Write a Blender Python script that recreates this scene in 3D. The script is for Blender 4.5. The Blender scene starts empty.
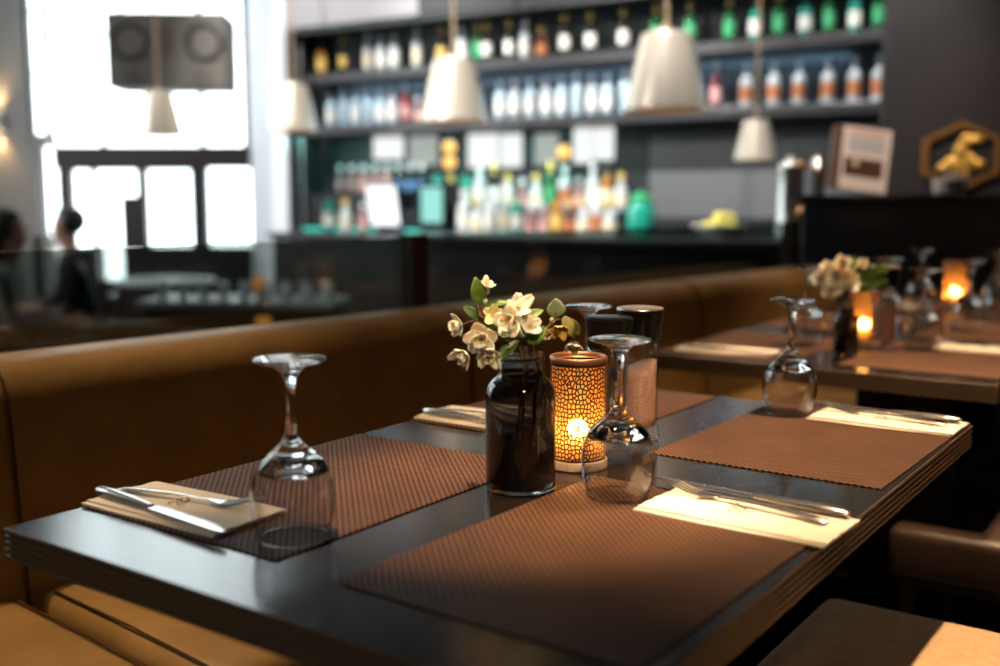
import bpy, bmesh, math, random
from mathutils import Vector, Matrix
R = random.Random(7)
PI = math.pi
S = bpy.context.scene
COL = S.collection
rad = math.radians

# ------------------------------------------------------------------ frames
# the floor of the dining platform is z = 0; the table tops are at 0.75
TZ = 0.75
A = Vector((-0.5254, 1.0803, 0))              # corner of the near table
TH = rad(54.77)                               # direction of the long table sides
E_ = Vector((math.cos(TH), math.sin(TH), 0)); N_ = Vector((math.sin(TH), -math.cos(TH), 0))
def U(u, v, z=TZ):
    p = A + E_*u + N_*v; return Vector((p.x, p.y, z))
BTH = rad(49.5)                               # direction of the bench
BO = Vector((-0.7275, 1.6785, 0))
BX = Vector((math.cos(BTH), math.sin(BTH), 0)); BY = Vector((-math.sin(BTH), math.cos(BTH), 0))
def BE(x, y, z=0):
    p = BO + BX*x + BY*y; return Vector((p.x, p.y, z))
WX = Vector((-0.851, 0.525, 0)).normalized(); WM = Vector((-0.525, -0.851, 0)).normalized()
WO = Vector((2.10, 6.0, 0))
def W(s, o, z=0):                             # bar wall frame: s along the wall, o out into the room
    p = WO + WX*s + WM*o; return Vector((p.x, p.y, z))
WTH = math.atan2(WX.y, WX.x)                  # local +x runs along the wall, local +y = into the room
CAMZ = 1.095; F = 1055.0; PITCH = math.atan(134/F)
def ZP(py, d):
    bb = -(py-333)/F
    return CAMZ + d*(-math.sin(PITCH)+bb*math.cos(PITCH))/(math.cos(PITCH)+bb*math.sin(PITCH))
def s_at(px, o):                              # place along the bar wall
    a = (px-500)/F
    q = WO + WM*o
    return (q.x - a*q.y)/(a*WX.y - WX.x)

# ------------------------------------------------------------------ materials
M = {}
def nodes(m): return m.node_tree.nodes, m.node_tree.links
def pbr(name, col, rough=0.5, metal=0.0, trans=0.0, coat=0.0, noise=0.0, nscale=20.0, bump=0.0, bscale=60.0, ior=1.45, emis=None, estr=0.0, stretch=(1,1,1), sheen=0.0, spec=None, sss=0.0):
    m = bpy.data.materials.new(name); m.use_nodes = True
    n, l = nodes(m); b = n['Principled BSDF']
    b.inputs['Base Color'].default_value = (*col, 1); b.inputs['Roughness'].default_value = rough
    b.inputs['Metallic'].default_value = metal; b.inputs['Transmission Weight'].default_value = trans
    b.inputs['Coat Weight'].default_value = coat; b.inputs['IOR'].default_value = ior
    b.inputs['Coat Roughness'].default_value = 0.08
    if sheen: b.inputs['Sheen Weight'].default_value = sheen
    if spec is not None: b.inputs['Specular IOR Level'].default_value = spec
    if sss:
        b.inputs['Subsurface Weight'].default_value = sss; b.inputs['Subsurface Scale'].default_value = 0.01
    if emis: b.inputs['Emission Color'].default_value = (*emis, 1); b.inputs['Emission Strength'].default_value = estr
    tc = None
    if noise or bump:
        tc = n.new('ShaderNodeTexCoord'); mp = n.new('ShaderNodeMapping'); mp.inputs['Scale'].default_value = stretch
        l.new(tc.outputs['Object'], mp.inputs['Vector'])
    if noise:
        t = n.new('ShaderNodeTexNoise'); t.inputs['Scale'].default_value = nscale; t.inputs['Detail'].default_value = 5
        l.new(mp.outputs['Vector'], t.inputs['Vector'])
        r = n.new('ShaderNodeValToRGB')
        r.color_ramp.elements[0].position = 0.3; r.color_ramp.elements[1].position = 0.7
        r.color_ramp.elements[0].color = (*[c*(1-noise) for c in col], 1); r.color_ramp.elements[1].color = (*[min(1, c*(1+noise)) for c in col], 1)
        l.new(t.outputs['Fac'], r.inputs['Fac']); l.new(r.outputs['Color'], b.inputs['Base Color'])
    if bump:
        t2 = n.new('ShaderNodeTexNoise'); t2.inputs['Scale'].default_value = bscale; t2.inputs['Detail'].default_value = 4
        l.new(mp.outputs['Vector'], t2.inputs['Vector'])
        bp = n.new('ShaderNodeBump'); bp.inputs['Strength'].default_value = bump; bp.inputs['Distance'].default_value = 0.004
        l.new(t2.outputs['Fac'], bp.inputs['Height']); l.new(bp.outputs['Normal'], b.inputs['Normal'])
    M[name] = m
    return m
def thin_glass(name, tint=(1,1,1), refl=1.0, rough=0.0):
    m = bpy.data.materials.new(name); m.use_nodes = True; n, l = nodes(m)
    for x in list(n): n.remove(x)
    out = n.new('ShaderNodeOutputMaterial'); t = n.new('ShaderNodeBsdfTransparent'); t.inputs['Color'].default_value = (*tint, 1)
    g = n.new('ShaderNodeBsdfGlossy'); g.inputs['Roughness'].default_value = rough
    lw = n.new('ShaderNodeFresnel'); gm = n.new('ShaderNodeNewGeometry'); io = n.new('ShaderNodeMapRange')
    io.inputs['To Min'].default_value = 1.5; io.inputs['To Max'].default_value = 1/1.5
    l.new(gm.outputs['Backfacing'], io.inputs['Value']); l.new(io.outputs[0], lw.inputs['IOR'])
    mu = n.new('ShaderNodeMath'); mu.operation = 'MULTIPLY'; mu.inputs[1].default_value = refl; mu.use_clamp = True
    mx = n.new('ShaderNodeMixShader')
    l.new(lw.outputs['Fac'], mu.inputs[0]); l.new(mu.outputs['Value'], mx.inputs['Fac'])
    l.new(t.outputs[0], mx.inputs[1]); l.new(g.outputs[0], mx.inputs[2]); l.new(mx.outputs[0], out.inputs['Surface'])
    M[name] = m; return m
def emit(name, col, st):
    return pbr(name, (0.02,0.02,0.02), 0.6, emis=col, estr=st)

pbr('espresso', (0.012,0.0085,0.007), 0.18, noise=0.3, nscale=60, stretch=(1,14,14), spec=0.6)
pbr('espresso_edge', (0.10,0.066,0.042), 0.42, noise=0.3, nscale=40, stretch=(3,3,60))
pbr('dark_metal', (0.02,0.018,0.017), 0.4, metal=0.6)
pbr('leather', (0.30,0.185,0.070), 0.42, noise=0.16, nscale=9, bump=0.35, bscale=38, coat=0.08)
pbr('leather_piping', (0.070,0.038,0.014), 0.45)
pbr('dark_leather', (0.032,0.019,0.014), 0.40, noise=0.2, nscale=9, bump=0.3, bscale=35)
pbr('seat_linen', (0.50,0.34,0.19), 0.85, noise=0.13, nscale=55, bump=0.4, bscale=700, sheen=0.2)
pbr('chair_wood', (0.02,0.013,0.01), 0.45)
pbr('napkin', (0.80,0.74,0.64), 0.85, noise=0.02, bump=0.25, bscale=130)
pbr('print_brown', (0.16,0.06,0.03), 0.8); pbr('print_red', (0.30,0.02,0.02), 0.8)
pbr('steel', (0.62,0.60,0.57), 0.25, metal=1.0)
pbr('crystal', (1,1,1), 0.0, trans=1.0, ior=1.5)
thin_glass('bowl_glass', (0.985,0.985,0.985), 1.9)
def edge_dark(name, lo, p0):                     # longer way through the glass near its outline takes more light
    n, l = nodes(M[name]); t = [x for x in n if x.type == 'BSDF_TRANSPARENT'][0]
    lw = n.new('ShaderNodeLayerWeight'); lw.inputs['Blend'].default_value = 0.5
    r = n.new('ShaderNodeValToRGB'); r.color_ramp.elements[0].position = p0; r.color_ramp.elements[0].color = (0.98,0.98,0.98,1)
    r.color_ramp.elements[1].position = 1.0; r.color_ramp.elements[1].color = (lo,lo,lo,1)
    l.new(lw.outputs['Facing'], r.inputs['Fac']); l.new(r.outputs['Color'], t.inputs['Color'])
edge_dark('bowl_glass', 0.35, 0.62)
thin_glass('mill_glass', (0.97,0.97,0.97), 1.6); edge_dark('mill_glass', 0.45, 0.65)
pbr('smoky_glass', (0.30,0.30,0.30), 0.03, trans=1.0, ior=1.48)
pbr('dark_water', (0.05,0.042,0.036), 0.02, trans=0.9, ior=1.33)
pbr('petal', (0.90,0.85,0.72), 0.6, noise=0.06, nscale=40, sss=0.25)
pbr('petal_green', (0.62,0.62,0.34), 0.6, noise=0.1, nscale=40)
pbr('petal_yellow', (0.70,0.47,0.10), 0.6, noise=0.1, nscale=40)
pbr('stamen', (0.72,0.50,0.10), 0.6)
pbr('leaf', (0.085,0.165,0.022), 0.42, noise=0.3, nscale=60, bump=0.2, bscale=120)
pbr('leaf_dark', (0.035,0.085,0.020), 0.42, noise=0.3, nscale=60, bump=0.2, bscale=120)
pbr('leaf_grey', (0.21,0.31,0.20), 0.55, noise=0.2, nscale=60, bump=0.2, bscale=120)
pbr('leaf_olive', (0.12,0.12,0.03), 0.5, noise=0.3, nscale=60)
pbr('twig', (0.11,0.06,0.03), 0.8, noise=0.3, nscale=80)
pbr('calyx', (0.10,0.055,0.03), 0.7, noise=0.4, nscale=120)
pbr('copper', (0.30,0.15,0.10), 0.38, metal=0.75)
pbr('lantern_wood', (0.36,0.27,0.21), 0.55, noise=0.2, nscale=30, stretch=(1,8,1))
pbr('wax', (0.86,0.80,0.66), 0.5, sss=0.3)
emit('flame', (1.0,0.62,0.22), 25)
pbr('black_plastic', (0.004,0.004,0.004), 0.30, spec=0.25)
pbr('mill_lid', (0.60,0.52,0.46), 0.32, metal=0.9, noise=0.2, nscale=90)
pbr('pink_salt', (0.78,0.50,0.42), 0.7, noise=0.18, nscale=260, bump=0.6, bscale=420)
pbr('peppercorns', (0.022,0.016,0.012), 0.7, noise=0.6, nscale=300, bump=0.6, bscale=300)
# setting
pbr('floor_wood', (0.035,0.025,0.02), 0.45, noise=0.3, nscale=8, stretch=(1,10,1))
pbr('floor_dark', (0.045,0.042,0.042), 0.4, noise=0.2, nscale=4)
pbr('plaster', (0.40,0.385,0.37), 0.9, noise=0.03, nscale=3)
pbr('white_plaster', (0.80,0.79,0.83), 0.9, noise=0.02, nscale=3)
pbr('bulkhead_shaded', (0.035,0.035,0.037), 0.8)
pbr('bulkhead', (0.26,0.255,0.27), 0.9)
pbr('grey_plaster', (0.34,0.335,0.33), 0.9, noise=0.03, nscale=3)
pbr('ceiling_paint', (0.16,0.155,0.15), 0.9, noise=0.02, nscale=3)
pbr('mullion', (0.035,0.028,0.03), 0.5)
pbr('door_frame', (0.03,0.018,0.02), 0.45)
pbr('wall_panel', (0.012,0.0085,0.0085), 0.45, noise=0.25, nscale=14, stretch=(8,8,0.6))
pbr('counter_dark', (0.012,0.009,0.009), 0.4, noise=0.2, nscale=14, stretch=(8,8,0.6))
pbr('bar_back', (0.011,0.014,0.017), 0.5)
pbr('bar_tile', (0.10,0.105,0.115), 0.45)
pbr('shelf', (0.035,0.035,0.038), 0.3)
thin_glass('pane', (0.98,1,1), 0.7)
thin_glass('rail_glass', (0.60,0.64,0.62), 1.6)
pbr('post_wood', (0.060,0.030,0.018), 0.45, noise=0.3, nscale=20, stretch=(6,6,0.5))
pbr('champagne', (0.92,0.82,0.68), 0.22, metal=0.55)
pbr('shade_inner', (0.55,0.42,0.28), 0.5)
pbr('cord', (0.35,0.25,0.15), 0.6)
emit('bulb', (1.0,0.75,0.45), 6)
pbr('speaker_grey', (0.11,0.10,0.088), 0.6)
pbr('speaker_cone', (0.022,0.020,0.018), 0.6)
pbr('gold', (0.55,0.30,0.06), 0.35, metal=0.7)
pbr('gold_dim', (0.25,0.115,0.03), 0.4, metal=0.6)
pbr('amber_print', (0.45,0.20,0.03), 0.5)
pbr('skin', (0.45,0.25,0.18), 0.6); pbr('hair_dark', (0.018,0.012,0.010), 0.5); pbr('cloth_black', (0.02,0.02,0.024), 0.9); pbr('cloth_grey', (0.30,0.28,0.26), 0.9)
pbr('trousers', (0.02,0.022,0.03), 0.9)
pbr('table_light', (0.50,0.50,0.52), 0.35)
emit('screen', (0.92,0.96,1.0), 1.6)
emit('window_reflection', (1.0,1.0,1.0), 0.95); emit('window_reflection_dim', (0.75,0.78,0.72), 0.5)
emit('tea_glow', (1.0,0.36,0.06), 0.8); emit('amber_lamp', (1.0,0.55,0.12), 1.6)
emit('led_blue', (0.10,0.45,1.0), 5.0); emit('led_teal', (0.05,0.75,0.60), 1.6)
pbr('paper', (0.85,0.74,0.70), 0.7); pbr('paper_grey', (0.50,0.48,0.50), 0.7); pbr('photo_dark', (0.10,0.05,0.03), 0.4); pbr('sign_wood', (0.12,0.065,0.04), 0.5)
pbr('lemon', (0.62,0.55,0.12), 0.5, bump=0.3, bscale=90); pbr('ceramic', (0.72,0.72,0.74), 0.2)
pbr('sconce_metal', (0.5,0.5,0.5), 0.4, metal=0.3)
pbr('votive_glass', (0.9,0.92,0.95), 0.15, trans=0.5)

def mat_weave():
    m = bpy.data.materials.new('woven_vinyl'); m.use_nodes = True; n, l = nodes(m); b = n['Principled BSDF']
    b.inputs['Roughness'].default_value = 0.62; b.inputs['Specular IOR Level'].default_value = 0.22
    tc = n.new('ShaderNodeTexCoord'); sp = n.new('ShaderNodeSeparateXYZ'); l.new(tc.outputs['Object'], sp.inputs[0])
    def sn(o, c):
        a = n.new('ShaderNodeMath'); a.operation = 'MULTIPLY'; a.inputs[1].default_value = PI/c; l.new(o, a.inputs[0])
        s = n.new('ShaderNodeMath'); s.operation = 'SINE'; l.new(a.outputs[0], s.inputs[0]); return s.outputs[0]
    sx, sy = sn(sp.outputs['X'], 0.0045), sn(sp.outputs['Y'], 0.0045)
    p = n.new('ShaderNodeMath'); p.operation = 'MULTIPLY'; l.new(sx, p.inputs[0]); l.new(sy, p.inputs[1])
    mr = n.new('ShaderNodeMapRange'); mr.inputs['From Min'].default_value = -0.75; mr.inputs['From Max'].default_value = 0.75; l.new(p.outputs[0], mr.inputs['Value'])
    nz = n.new('ShaderNodeTexNoise'); nz.inputs['Scale'].default_value = 12; nz.inputs['Detail'].default_value = 6; l.new(tc.outputs['Object'], nz.inputs['Vector'])
    r = n.new('ShaderNodeValToRGB'); e = r.color_ramp.elements
    e[0].position = 0.15; e[0].color = (0.013,0.0065,0.004,1); e[1].position = 0.95; e[1].color = (0.185,0.086,0.047,1)
    l.new(mr.outputs[0], r.inputs['Fac'])
    mx = n.new('ShaderNodeMix'); mx.data_type = 'RGBA'; mx.blend_type = 'MULTIPLY'; mx.inputs['Factor'].default_value = 0.55
    r2 = n.new('ShaderNodeValToRGB'); r2.color_ramp.elements[0].position = 0.3; r2.color_ramp.elements[0].color = (0.45,0.45,0.45,1); r2.color_ramp.elements[1].position = 0.7
    l.new(nz.outputs['Fac'], r2.inputs['Fac']); l.new(r.outputs['Color'], mx.inputs[6]); l.new(r2.outputs['Color'], mx.inputs[7])
    l.new(mx.outputs[2], b.inputs['Base Color'])
    bp = n.new('ShaderNodeBump'); bp.inputs['Strength'].default_value = 0.7; bp.inputs['Distance'].default_value = 0.0012; l.new(mr.outputs[0], bp.inputs['Height']); l.new(bp.outputs['Normal'], b.inputs['Normal'])
    M['weave'] = m
mat_weave()

def mat_perforated():
    m = bpy.data.materials.new('perforated_copper'); m.use_nodes = True; n, l = nodes(m); b = n['Principled BSDF']
    b.inputs['Base Color'].default_value = (0.040,0.021,0.014,1); b.inputs['Metallic'].default_value = 0.5; b.inputs['Roughness'].default_value = 0.42
    uv = n.new('ShaderNodeUVMap'); mp = n.new('ShaderNodeMapping'); mp.inputs['Scale'].default_value = (1.0, 0.78, 1.0); l.new(uv.outputs[0], mp.inputs['Vector'])
    v = n.new('ShaderNodeTexVoronoi'); v.feature = 'DISTANCE_TO_EDGE'; v.voronoi_dimensions = '2D'; v.inputs['Scale'].default_value = 215; v.inputs['Randomness'].default_value = 0.75
    l.new(mp.outputs[0], v.inputs['Vector'])
    th = n.new('ShaderNodeMath'); th.operation = 'GREATER_THAN'; th.inputs[1].default_value = 0.18; l.new(v.outputs['Distance'], th.inputs[0])
    sp = n.new('ShaderNodeSeparateXYZ'); l.new(uv.outputs[0], sp.inputs[0])
    a = n.new('ShaderNodeMath'); a.operation = 'GREATER_THAN'; a.inputs[1].default_value = 0.015; l.new(sp.outputs['Y'], a.inputs[0])
    c = n.new('ShaderNodeMath'); c.operation = 'LESS_THAN'; c.inputs[1].default_value = 0.134; l.new(sp.outputs['Y'], c.inputs[0])
    m1 = n.new('ShaderNodeMath'); m1.operation = 'MULTIPLY'; l.new(a.outputs[0], m1.inputs[0]); l.new(c.outputs[0], m1.inputs[1])
    m2 = n.new('ShaderNodeMath'); m2.operation = 'MULTIPLY'; l.new(m1.outputs[0], m2.inputs[0]); l.new(th.outputs[0], m2.inputs[1])
    t = n.new('ShaderNodeBsdfTransparent'); mx = n.new('ShaderNodeMixShader'); l.new(m2.outputs[0], mx.inputs['Fac']); l.new(b.outputs[0], mx.inputs[1]); l.new(t.outputs[0], mx.inputs[2])
    l.new(mx.outputs[0], n['Material Output'].inputs['Surface']); M['perforated'] = m
mat_perforated()
def mat_translucent(name, col):
    m = bpy.data.materials.new(name); m.use_nodes = True; n, l = nodes(m)
    for x in list(n): n.remove(x)
    out = n.new('ShaderNodeOutputMaterial'); t = n.new('ShaderNodeBsdfTranslucent'); t.inputs['Color'].default_value = (*col, 1)
    d = n.new('ShaderNodeBsdfRefraction'); d.inputs['Color'].default_value = (1.0,0.80,0.42,1); d.inputs['Roughness'].default_value = 0.92; d.inputs['IOR'].default_value = 1.04
    mx = n.new('ShaderNodeMixShader'); mx.inputs['Fac'].default_value = 0.55
    l.new(t.outputs[0], mx.inputs[1]); l.new(d.outputs[0], mx.inputs[2]); l.new(mx.outputs[0], out.inputs['Surface']); M[name] = m
mat_translucent('frosted_insert', (0.55,0.27,0.07))

# bar bottle glass
def bottle_mat(name, col, tr=0.55, rough=0.08): pbr(name, col, rough, trans=tr, spec=0.7)
bottle_mat('g_clear', (0.85,0.92,0.95), 0.5); bottle_mat('g_blue', (0.68,0.88,1.0), 0.35); bottle_mat('g_green', (0.02,0.20,0.07), 0.5)
bottle_mat('g_dark', (0.012,0.016,0.012), 0.2); bottle_mat('g_brown', (0.16,0.045,0.02), 0.4); bottle_mat('g_red', (0.35,0.03,0.04), 0.4); bottle_mat('g_wine', (0.10,0.012,0.03), 0.3)
bottle_mat('g_amber', (0.55,0.26,0.04), 0.5); bottle_mat('g_teal', (0.03,0.50,0.38), 0.5); bottle_mat('g_pink', (0.75,0.45,0.45), 0.6)
for k, c in dict(l_white=(0.75,0.74,0.70), l_gold=(0.60,0.42,0.12), l_orange=(0.42,0.15,0.06), l_cream=(0.70,0.62,0.45), l_black=(0.02,0.02,0.02), l_silver=(0.6,0.62,0.66), l_pink=(0.65,0.35,0.33), l_blue=(0.1,0.25,0.5), l_green=(0.05,0.35,0.15)).items():
    pbr(k, c, 0.45)

# ------------------------------------------------------------------ mesh helpers
def finish(name, bm, mat, parent=None, smooth=True, bevel=0.0, seg=2, auto=40, loc=None, rz=None):
    bmesh.ops.recalc_face_normals(bm, faces=bm.faces[:])
    me = bpy.data.meshes.new(name); bm.to_mesh(me); bm.free()
    o = bpy.data.objects.new(name, me); COL.objects.link(o)
    for m in (mat if isinstance(mat, (list, tuple)) else [mat]): me.materials.append(M[m] if isinstance(m, str) else m)
    if parent: o.parent = parent
    if loc is not None: o.location = loc
    if rz is not None: o.rotation_euler = (0,0,rz)
    if smooth:
        for p in me.polygons: p.use_smooth = True
    if bevel:
        b = o.modifiers.new('bevel', 'BEVEL'); b.width = bevel; b.segments = seg; b.limit_method = 'ANGLE'; b.angle_limit = rad(35)
    if smooth and auto < 180:
        for e in me.edges: pass
        try:
            me.set_sharp_from_angle(angle=rad(auto))
        except Exception: pass
    return o
def B(): return bmesh.new()
def box(bm, x0, x1, y0, y1, z0, z1, mat=0):
    v = [bm.verts.new(p) for p in ((x0,y0,z0),(x1,y0,z0),(x1,y1,z0),(x0,y1,z0),(x0,y0,z1),(x1,y0,z1),(x1,y1,z1),(x0,y1,z1))]
    for q in ((0,3,2,1),(4,5,6,7),(0,1,5,4),(1,2,6,5),(2,3,7,6),(3,0,4,7)):
        bm.faces.new([v[i] for i in q]).material_index = mat
    return v
def obox(bm, c, ax, ay, hx, hy, z0, z1):      # box with its own axes
    pts = []
    for z in (z0, z1):
        for sx, sy in ((-1,-1),(1,-1),(1,1),(-1,1)):
            p = Vector(c) + ax*(sx*hx) + ay*(sy*hy); pts.append(bm.verts.new((p.x, p.y, z)))
    for q in ((0,3,2,1),(4,5,6,7),(0,1,5,4),(1,2,6,5),(2,3,7,6),(3,0,4,7)): bm.faces.new([pts[i] for i in q])
def lathe(bm, prof, seg=32, c=(0,0,0), mats=None, close=False):
    rings = []
    for r, z in prof:
        if r < 1e-6: rings.append([bm.verts.new((c[0], c[1], c[2]+z))])
        else: rings.append([bm.verts.new((c[0]+r*math.cos(2*PI*i/seg), c[1]+r*math.sin(2*PI*i/seg), c[2]+z)) for i in range(seg)])
    ks = list(range(len(rings)-1)) + ([-1] if close else [])
    for k in ks:
        a, b = (rings[k], rings[k+1]) if k >= 0 else (rings[-1], rings[0])
        for i in range(seg):
            j = (i+1) % seg
            if len(a) == 1 and len(b) == 1: continue
            if len(a) == 1: f = (a[0], b[i], b[j])
            elif len(b) == 1: f = (a[i], b[0], a[j])
            else: f = (a[i], b[i], b[j], a[j])
            fc = bm.faces.new(f)
            if mats: fc.material_index = mats[k]
    return rings
def tube(bm, pts, rs, seg=8, cap=True, flat=1.0):
    pts = [Vector(p) for p in pts]
    if not isinstance(rs, (list, tuple)): rs = [rs]*len(pts)
    rings = []; prev = None
    for i, p in enumerate(pts):
        d = (pts[min(i+1, len(pts)-1)] - pts[max(i-1, 0)]).normalized()
        up = Vector((0,0,1)) if abs(d.z) < 0.95 else Vector((1,0,0))
        if prev is not None:
            x = prev - d*prev.dot(d)
            x = x.normalized() if x.length > 1e-5 else d.cross(up).normalized()
        else: x = d.cross(up).normalized()
        y = d.cross(x); prev = x
        rings.append([bm.verts.new(p + x*(rs[i]*math.cos(2*PI*k/seg)) + y*(rs[i]*flat*math.sin(2*PI*k/seg))) for k in range(seg)])
    for a, b in zip(rings, rings[1:]):
        for i in range(seg):
            bm.faces.new((a[i], a[(i+1)%seg], b[(i+1)%seg], b[i]))
    if cap:
        bm.faces.new(rings[0][::-1]); bm.faces.new(rings[-1])
def ball(bm, c, r, sc=(1,1,1), u=12, v=8):
    mt = Matrix.Translation(c) @ Matrix.Diagonal((*sc, 1))
    bmesh.ops.create_uvsphere(bm, u_segments=u, v_segments=v, radius=r, matrix=mt)
def rbox(bm, x0, x1, y0, y1, z0, z1, r, n=4):  # soft rounded block: superellipse corners in plan and section
    nx, ny, nz = 14, 10, 6
    def sm(t, a, b):                            # parameter -1..1
        return (a+b)/2 + (b-a)/2*t
    bmesh.ops.create_cube(bm, size=2)
    vs = bm.verts[-8:]
    for v in vs: v.co = Vector((sm(v.co.x, x0, x1), sm(v.co.y, y0, y1), sm(v.co.z, z0, z1)))
def thing(name, label, cat, loc=(0,0,0), rz=0.0, group=None):
    o = bpy.data.objects.new(name, None); COL.objects.link(o); o.empty_display_size = 0.05
    o.location = loc; o.rotation_euler = (0,0,rz); tag(o, label, cat, group); return o
def tag(o, label, cat, group=None):
    o['label'] = label; o['category'] = cat
    if group: o['group'] = group
    return o
def struct(o): o['kind'] = 'structure'; return o
def dup(root, loc, rz=0.0, label=None, group=None):
    def cp(o, par):
        c = o.copy(); COL.objects.link(c)
        if par: c.parent = par
        for ch in list(o.children): cp(ch, c)
        return c
    kids = list(root.children)
    r = root.copy(); COL.objects.link(r)
    for ch in kids: cp(ch, r)
    r.location = loc; r.rotation_euler = (0,0,rz)
    if label: r['label'] = label
    if group: r['group'] = group
    return r

# ------------------------------------------------------------------ room
def quad_prism(bm, pts, z0, z1):
    a = [bm.verts.new((p[0], p[1], z0)) for p in pts]; b = [bm.verts.new((p[0], p[1], z1)) for p in pts]
    bm.faces.new(a[::-1]); bm.faces.new(b)
    for i in range(len(pts)): j = (i+1) % len(pts); bm.faces.new((a[i], a[j], b[j], b[i]))
CEIL = 5.6; XL, XR, YN, YF = -5.2, 6.5, -3.2, 9.6; LOW = -0.30
# dining platform (everything on the near side of the glass balustrade) and the lower floor behind it
b = B(); p1 = BE(-5.0, 0.42); p2 = BE(9.0, 0.42)
quad_prism(b, [(p1.x,p1.y),(p1.x-0.2,YN),(XR,YN),(XR,p2.y),(p2.x,p2.y)] if p2.x > XR else [(p1.x,p1.y),(p1.x-0.2,YN),(XR,YN),(XR,8.6),(p2.x,p2.y)], LOW+0.002, 0)
struct(finish('floor', b, 'floor_wood', smooth=False))
b = B(); box(b, XL, XR, YN, YF+0.1, LOW-0.1, LOW); struct(finish('floor.001', b, 'floor_dark', smooth=False))
b = B(); box(b, XL-0.2, XR+0.2, YN-0.2, YF+0.2, CEIL, CEIL+0.1); struct(finish('ceiling', b, 'ceiling_paint', smooth=False))
b = B(); box(b, XR, XR+0.15, YN, YF+0.1, LOW, CEIL); struct(finish('wall_right', b, 'wall_panel', smooth=False))
b = B(); box(b, XL, XR, YN-0.15, YN, LOW, CEIL); struct(finish('wall_near', b, 'wall_panel', smooth=False))
# left wall with tall windows (outside the picture, they light the room)
LWIN = [(4.4,6.0),(6.6,8.2)]
b = B(); ys = [YN] + [y for w in LWIN for y in w] + [YF+0.15]
for i in range(0, len(ys), 2): box(b, XL-0.15, XL, ys[i], ys[i+1], LOW, CEIL)
for y0, y1 in LWIN: box(b, XL-0.15, XL, y0, y1, LOW, 0.55); box(b, XL-0.15, XL, y0, y1, 4.3, CEIL)
struct(finish('wall_left', b, 'plaster', smooth=False))
wn = 1
for y0, y1 in LWIN:
    b = B(); box(b, XL-0.09, XL-0.08, y0, y1, 0.55, 4.3)
    w = struct(finish('window_%d' % wn, b, 'pane', smooth=False)); wn += 1
    b = B()
    for y in (y0+0.03, (y0+y1)/2, y1-0.03): box(b, XL-0.12, XL-0.04, y-0.03, y+0.03, 0.55, 4.3)
    for z in (0.58, 2.3, 4.27): box(b, XL-0.115, XL-0.045, y0, y1, z-0.03, z+0.03)
    finish('window_frame', b, 'mullion', w, smooth=False)
# facade at the far end: x positions read off at Y = YF
def fx(px): return (px-500)/F*(YF*0.99)
def fz(py):
    bb = -(py-333)/F
    return CAMZ + YF*(-math.sin(PITCH)+bb*math.cos(PITCH))/(math.cos(PITCH)+bb*math.sin(PITCH))
b = B(); box(b, XL, fx(30), YF, YF+0.2, LOW, CEIL); box(b, fx(30), fx(47), YF, YF+0.2, LOW, fz(236)); box(b, fx(30), fx(250), YF, YF+0.2, 5.25, CEIL)
box(b, fx(33), fx(50), YF, YF+0.2, fz(146), fz(134)); box(b, fx(30), fx(38), YF, YF+0.2, LOW, fz(146))
box(b, fx(250), -0.2, YF, YF+0.2, LOW, CEIL); box(b, -0.2, XR, YF, YF+0.2, LOW, CEIL)
struct(finish('wall_far', b, 'plaster', smooth=False))
b = B(); box(b, fx(57), fx(94), YF, YF+0.2, LOW, fz(247)); box(b, fx(121), fx(250), YF, YF+0.2, LOW, fz(247)); box(b, fx(94), fx(121), YF, YF+0.2, LOW, fz(281))
struct(finish('trim_3', b, 'door_frame', smooth=False))
# window above the transom
def facade_window(x0, x1, y0, y1, mulls, rails, fmat='mullion'):
    global wn
    z0, z1 = fz(y1) if y1 is not None else 0, (5.25 if y0 is None else fz(y0))
    b = B(); box(b, x0, x1, YF+0.10, YF+0.11, z0, z1); w = struct(finish('window_%d' % wn, b, 'pane', smooth=False)); wn += 1
    b = B()
    for px, wd in mulls: box(b, fx(px-wd/2), fx(px+wd/2), YF+0.05, YF+0.14, z0, z1)
    for py, wd in rails: box(b, x0, x1, YF+0.06, YF+0.135, fz(py+wd/2), fz(py-wd/2))
    finish('window_frame', b, fmat, w, smooth=False); return w
facade_window(fx(30), fx(48.5), None, 134, [(32,2),(47.5,3)], [(73,1.5),(10,1.5)])
facade_window(fx(38), fx(57), 146, 243, [(38.7,1.5),(56.5,2)], [])
facade_window(fx(48), fx(249), None, 147, [(49,3),(102,2.4),(201.5,3),(246.5,5)], [(33,1.6),(-70,2)])
b = B(); box(b, fx(56), fx(249), YF-0.04, YF+0.18, fz(168), fz(146)); tr = struct(finish('trim_1', b, 'door_frame', smooth=False))
# glazed doors below the transom
def door(n, x0, x1, y1, stiles, rail_top, low=None):
    b = B()
    for px, wd in stiles: box(b, fx(px-wd/2), fx(px+wd/2), YF+0.02, YF+0.12, fz(y1), fz(168))
    box(b, fx(x0), fx(x1), YF+0.03, YF+0.11, fz(rail_top), fz(168))
    if low: box(b, fx(low[0]), fx(low[1]), YF+0.025, YF+0.115, fz(y1), fz(low[2]))
    d = struct(finish('door_%d' % n, b, 'door_frame', smooth=False))
    b = B(); box(b, fx(x0), fx(x1), YF+0.075, YF+0.08, fz(y1), fz(168)); finish('glass', b, 'pane', d, smooth=False); return d
door(1, 57, 142, 281, [(63.5,13),(91,3),(139,6)], 170, (119,139,196))
door(2, 142, 203, 247, [(143,3),(196.5,13)], 170)
door(3, 203, 250, 247, [(204,3)], 165)
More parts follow.
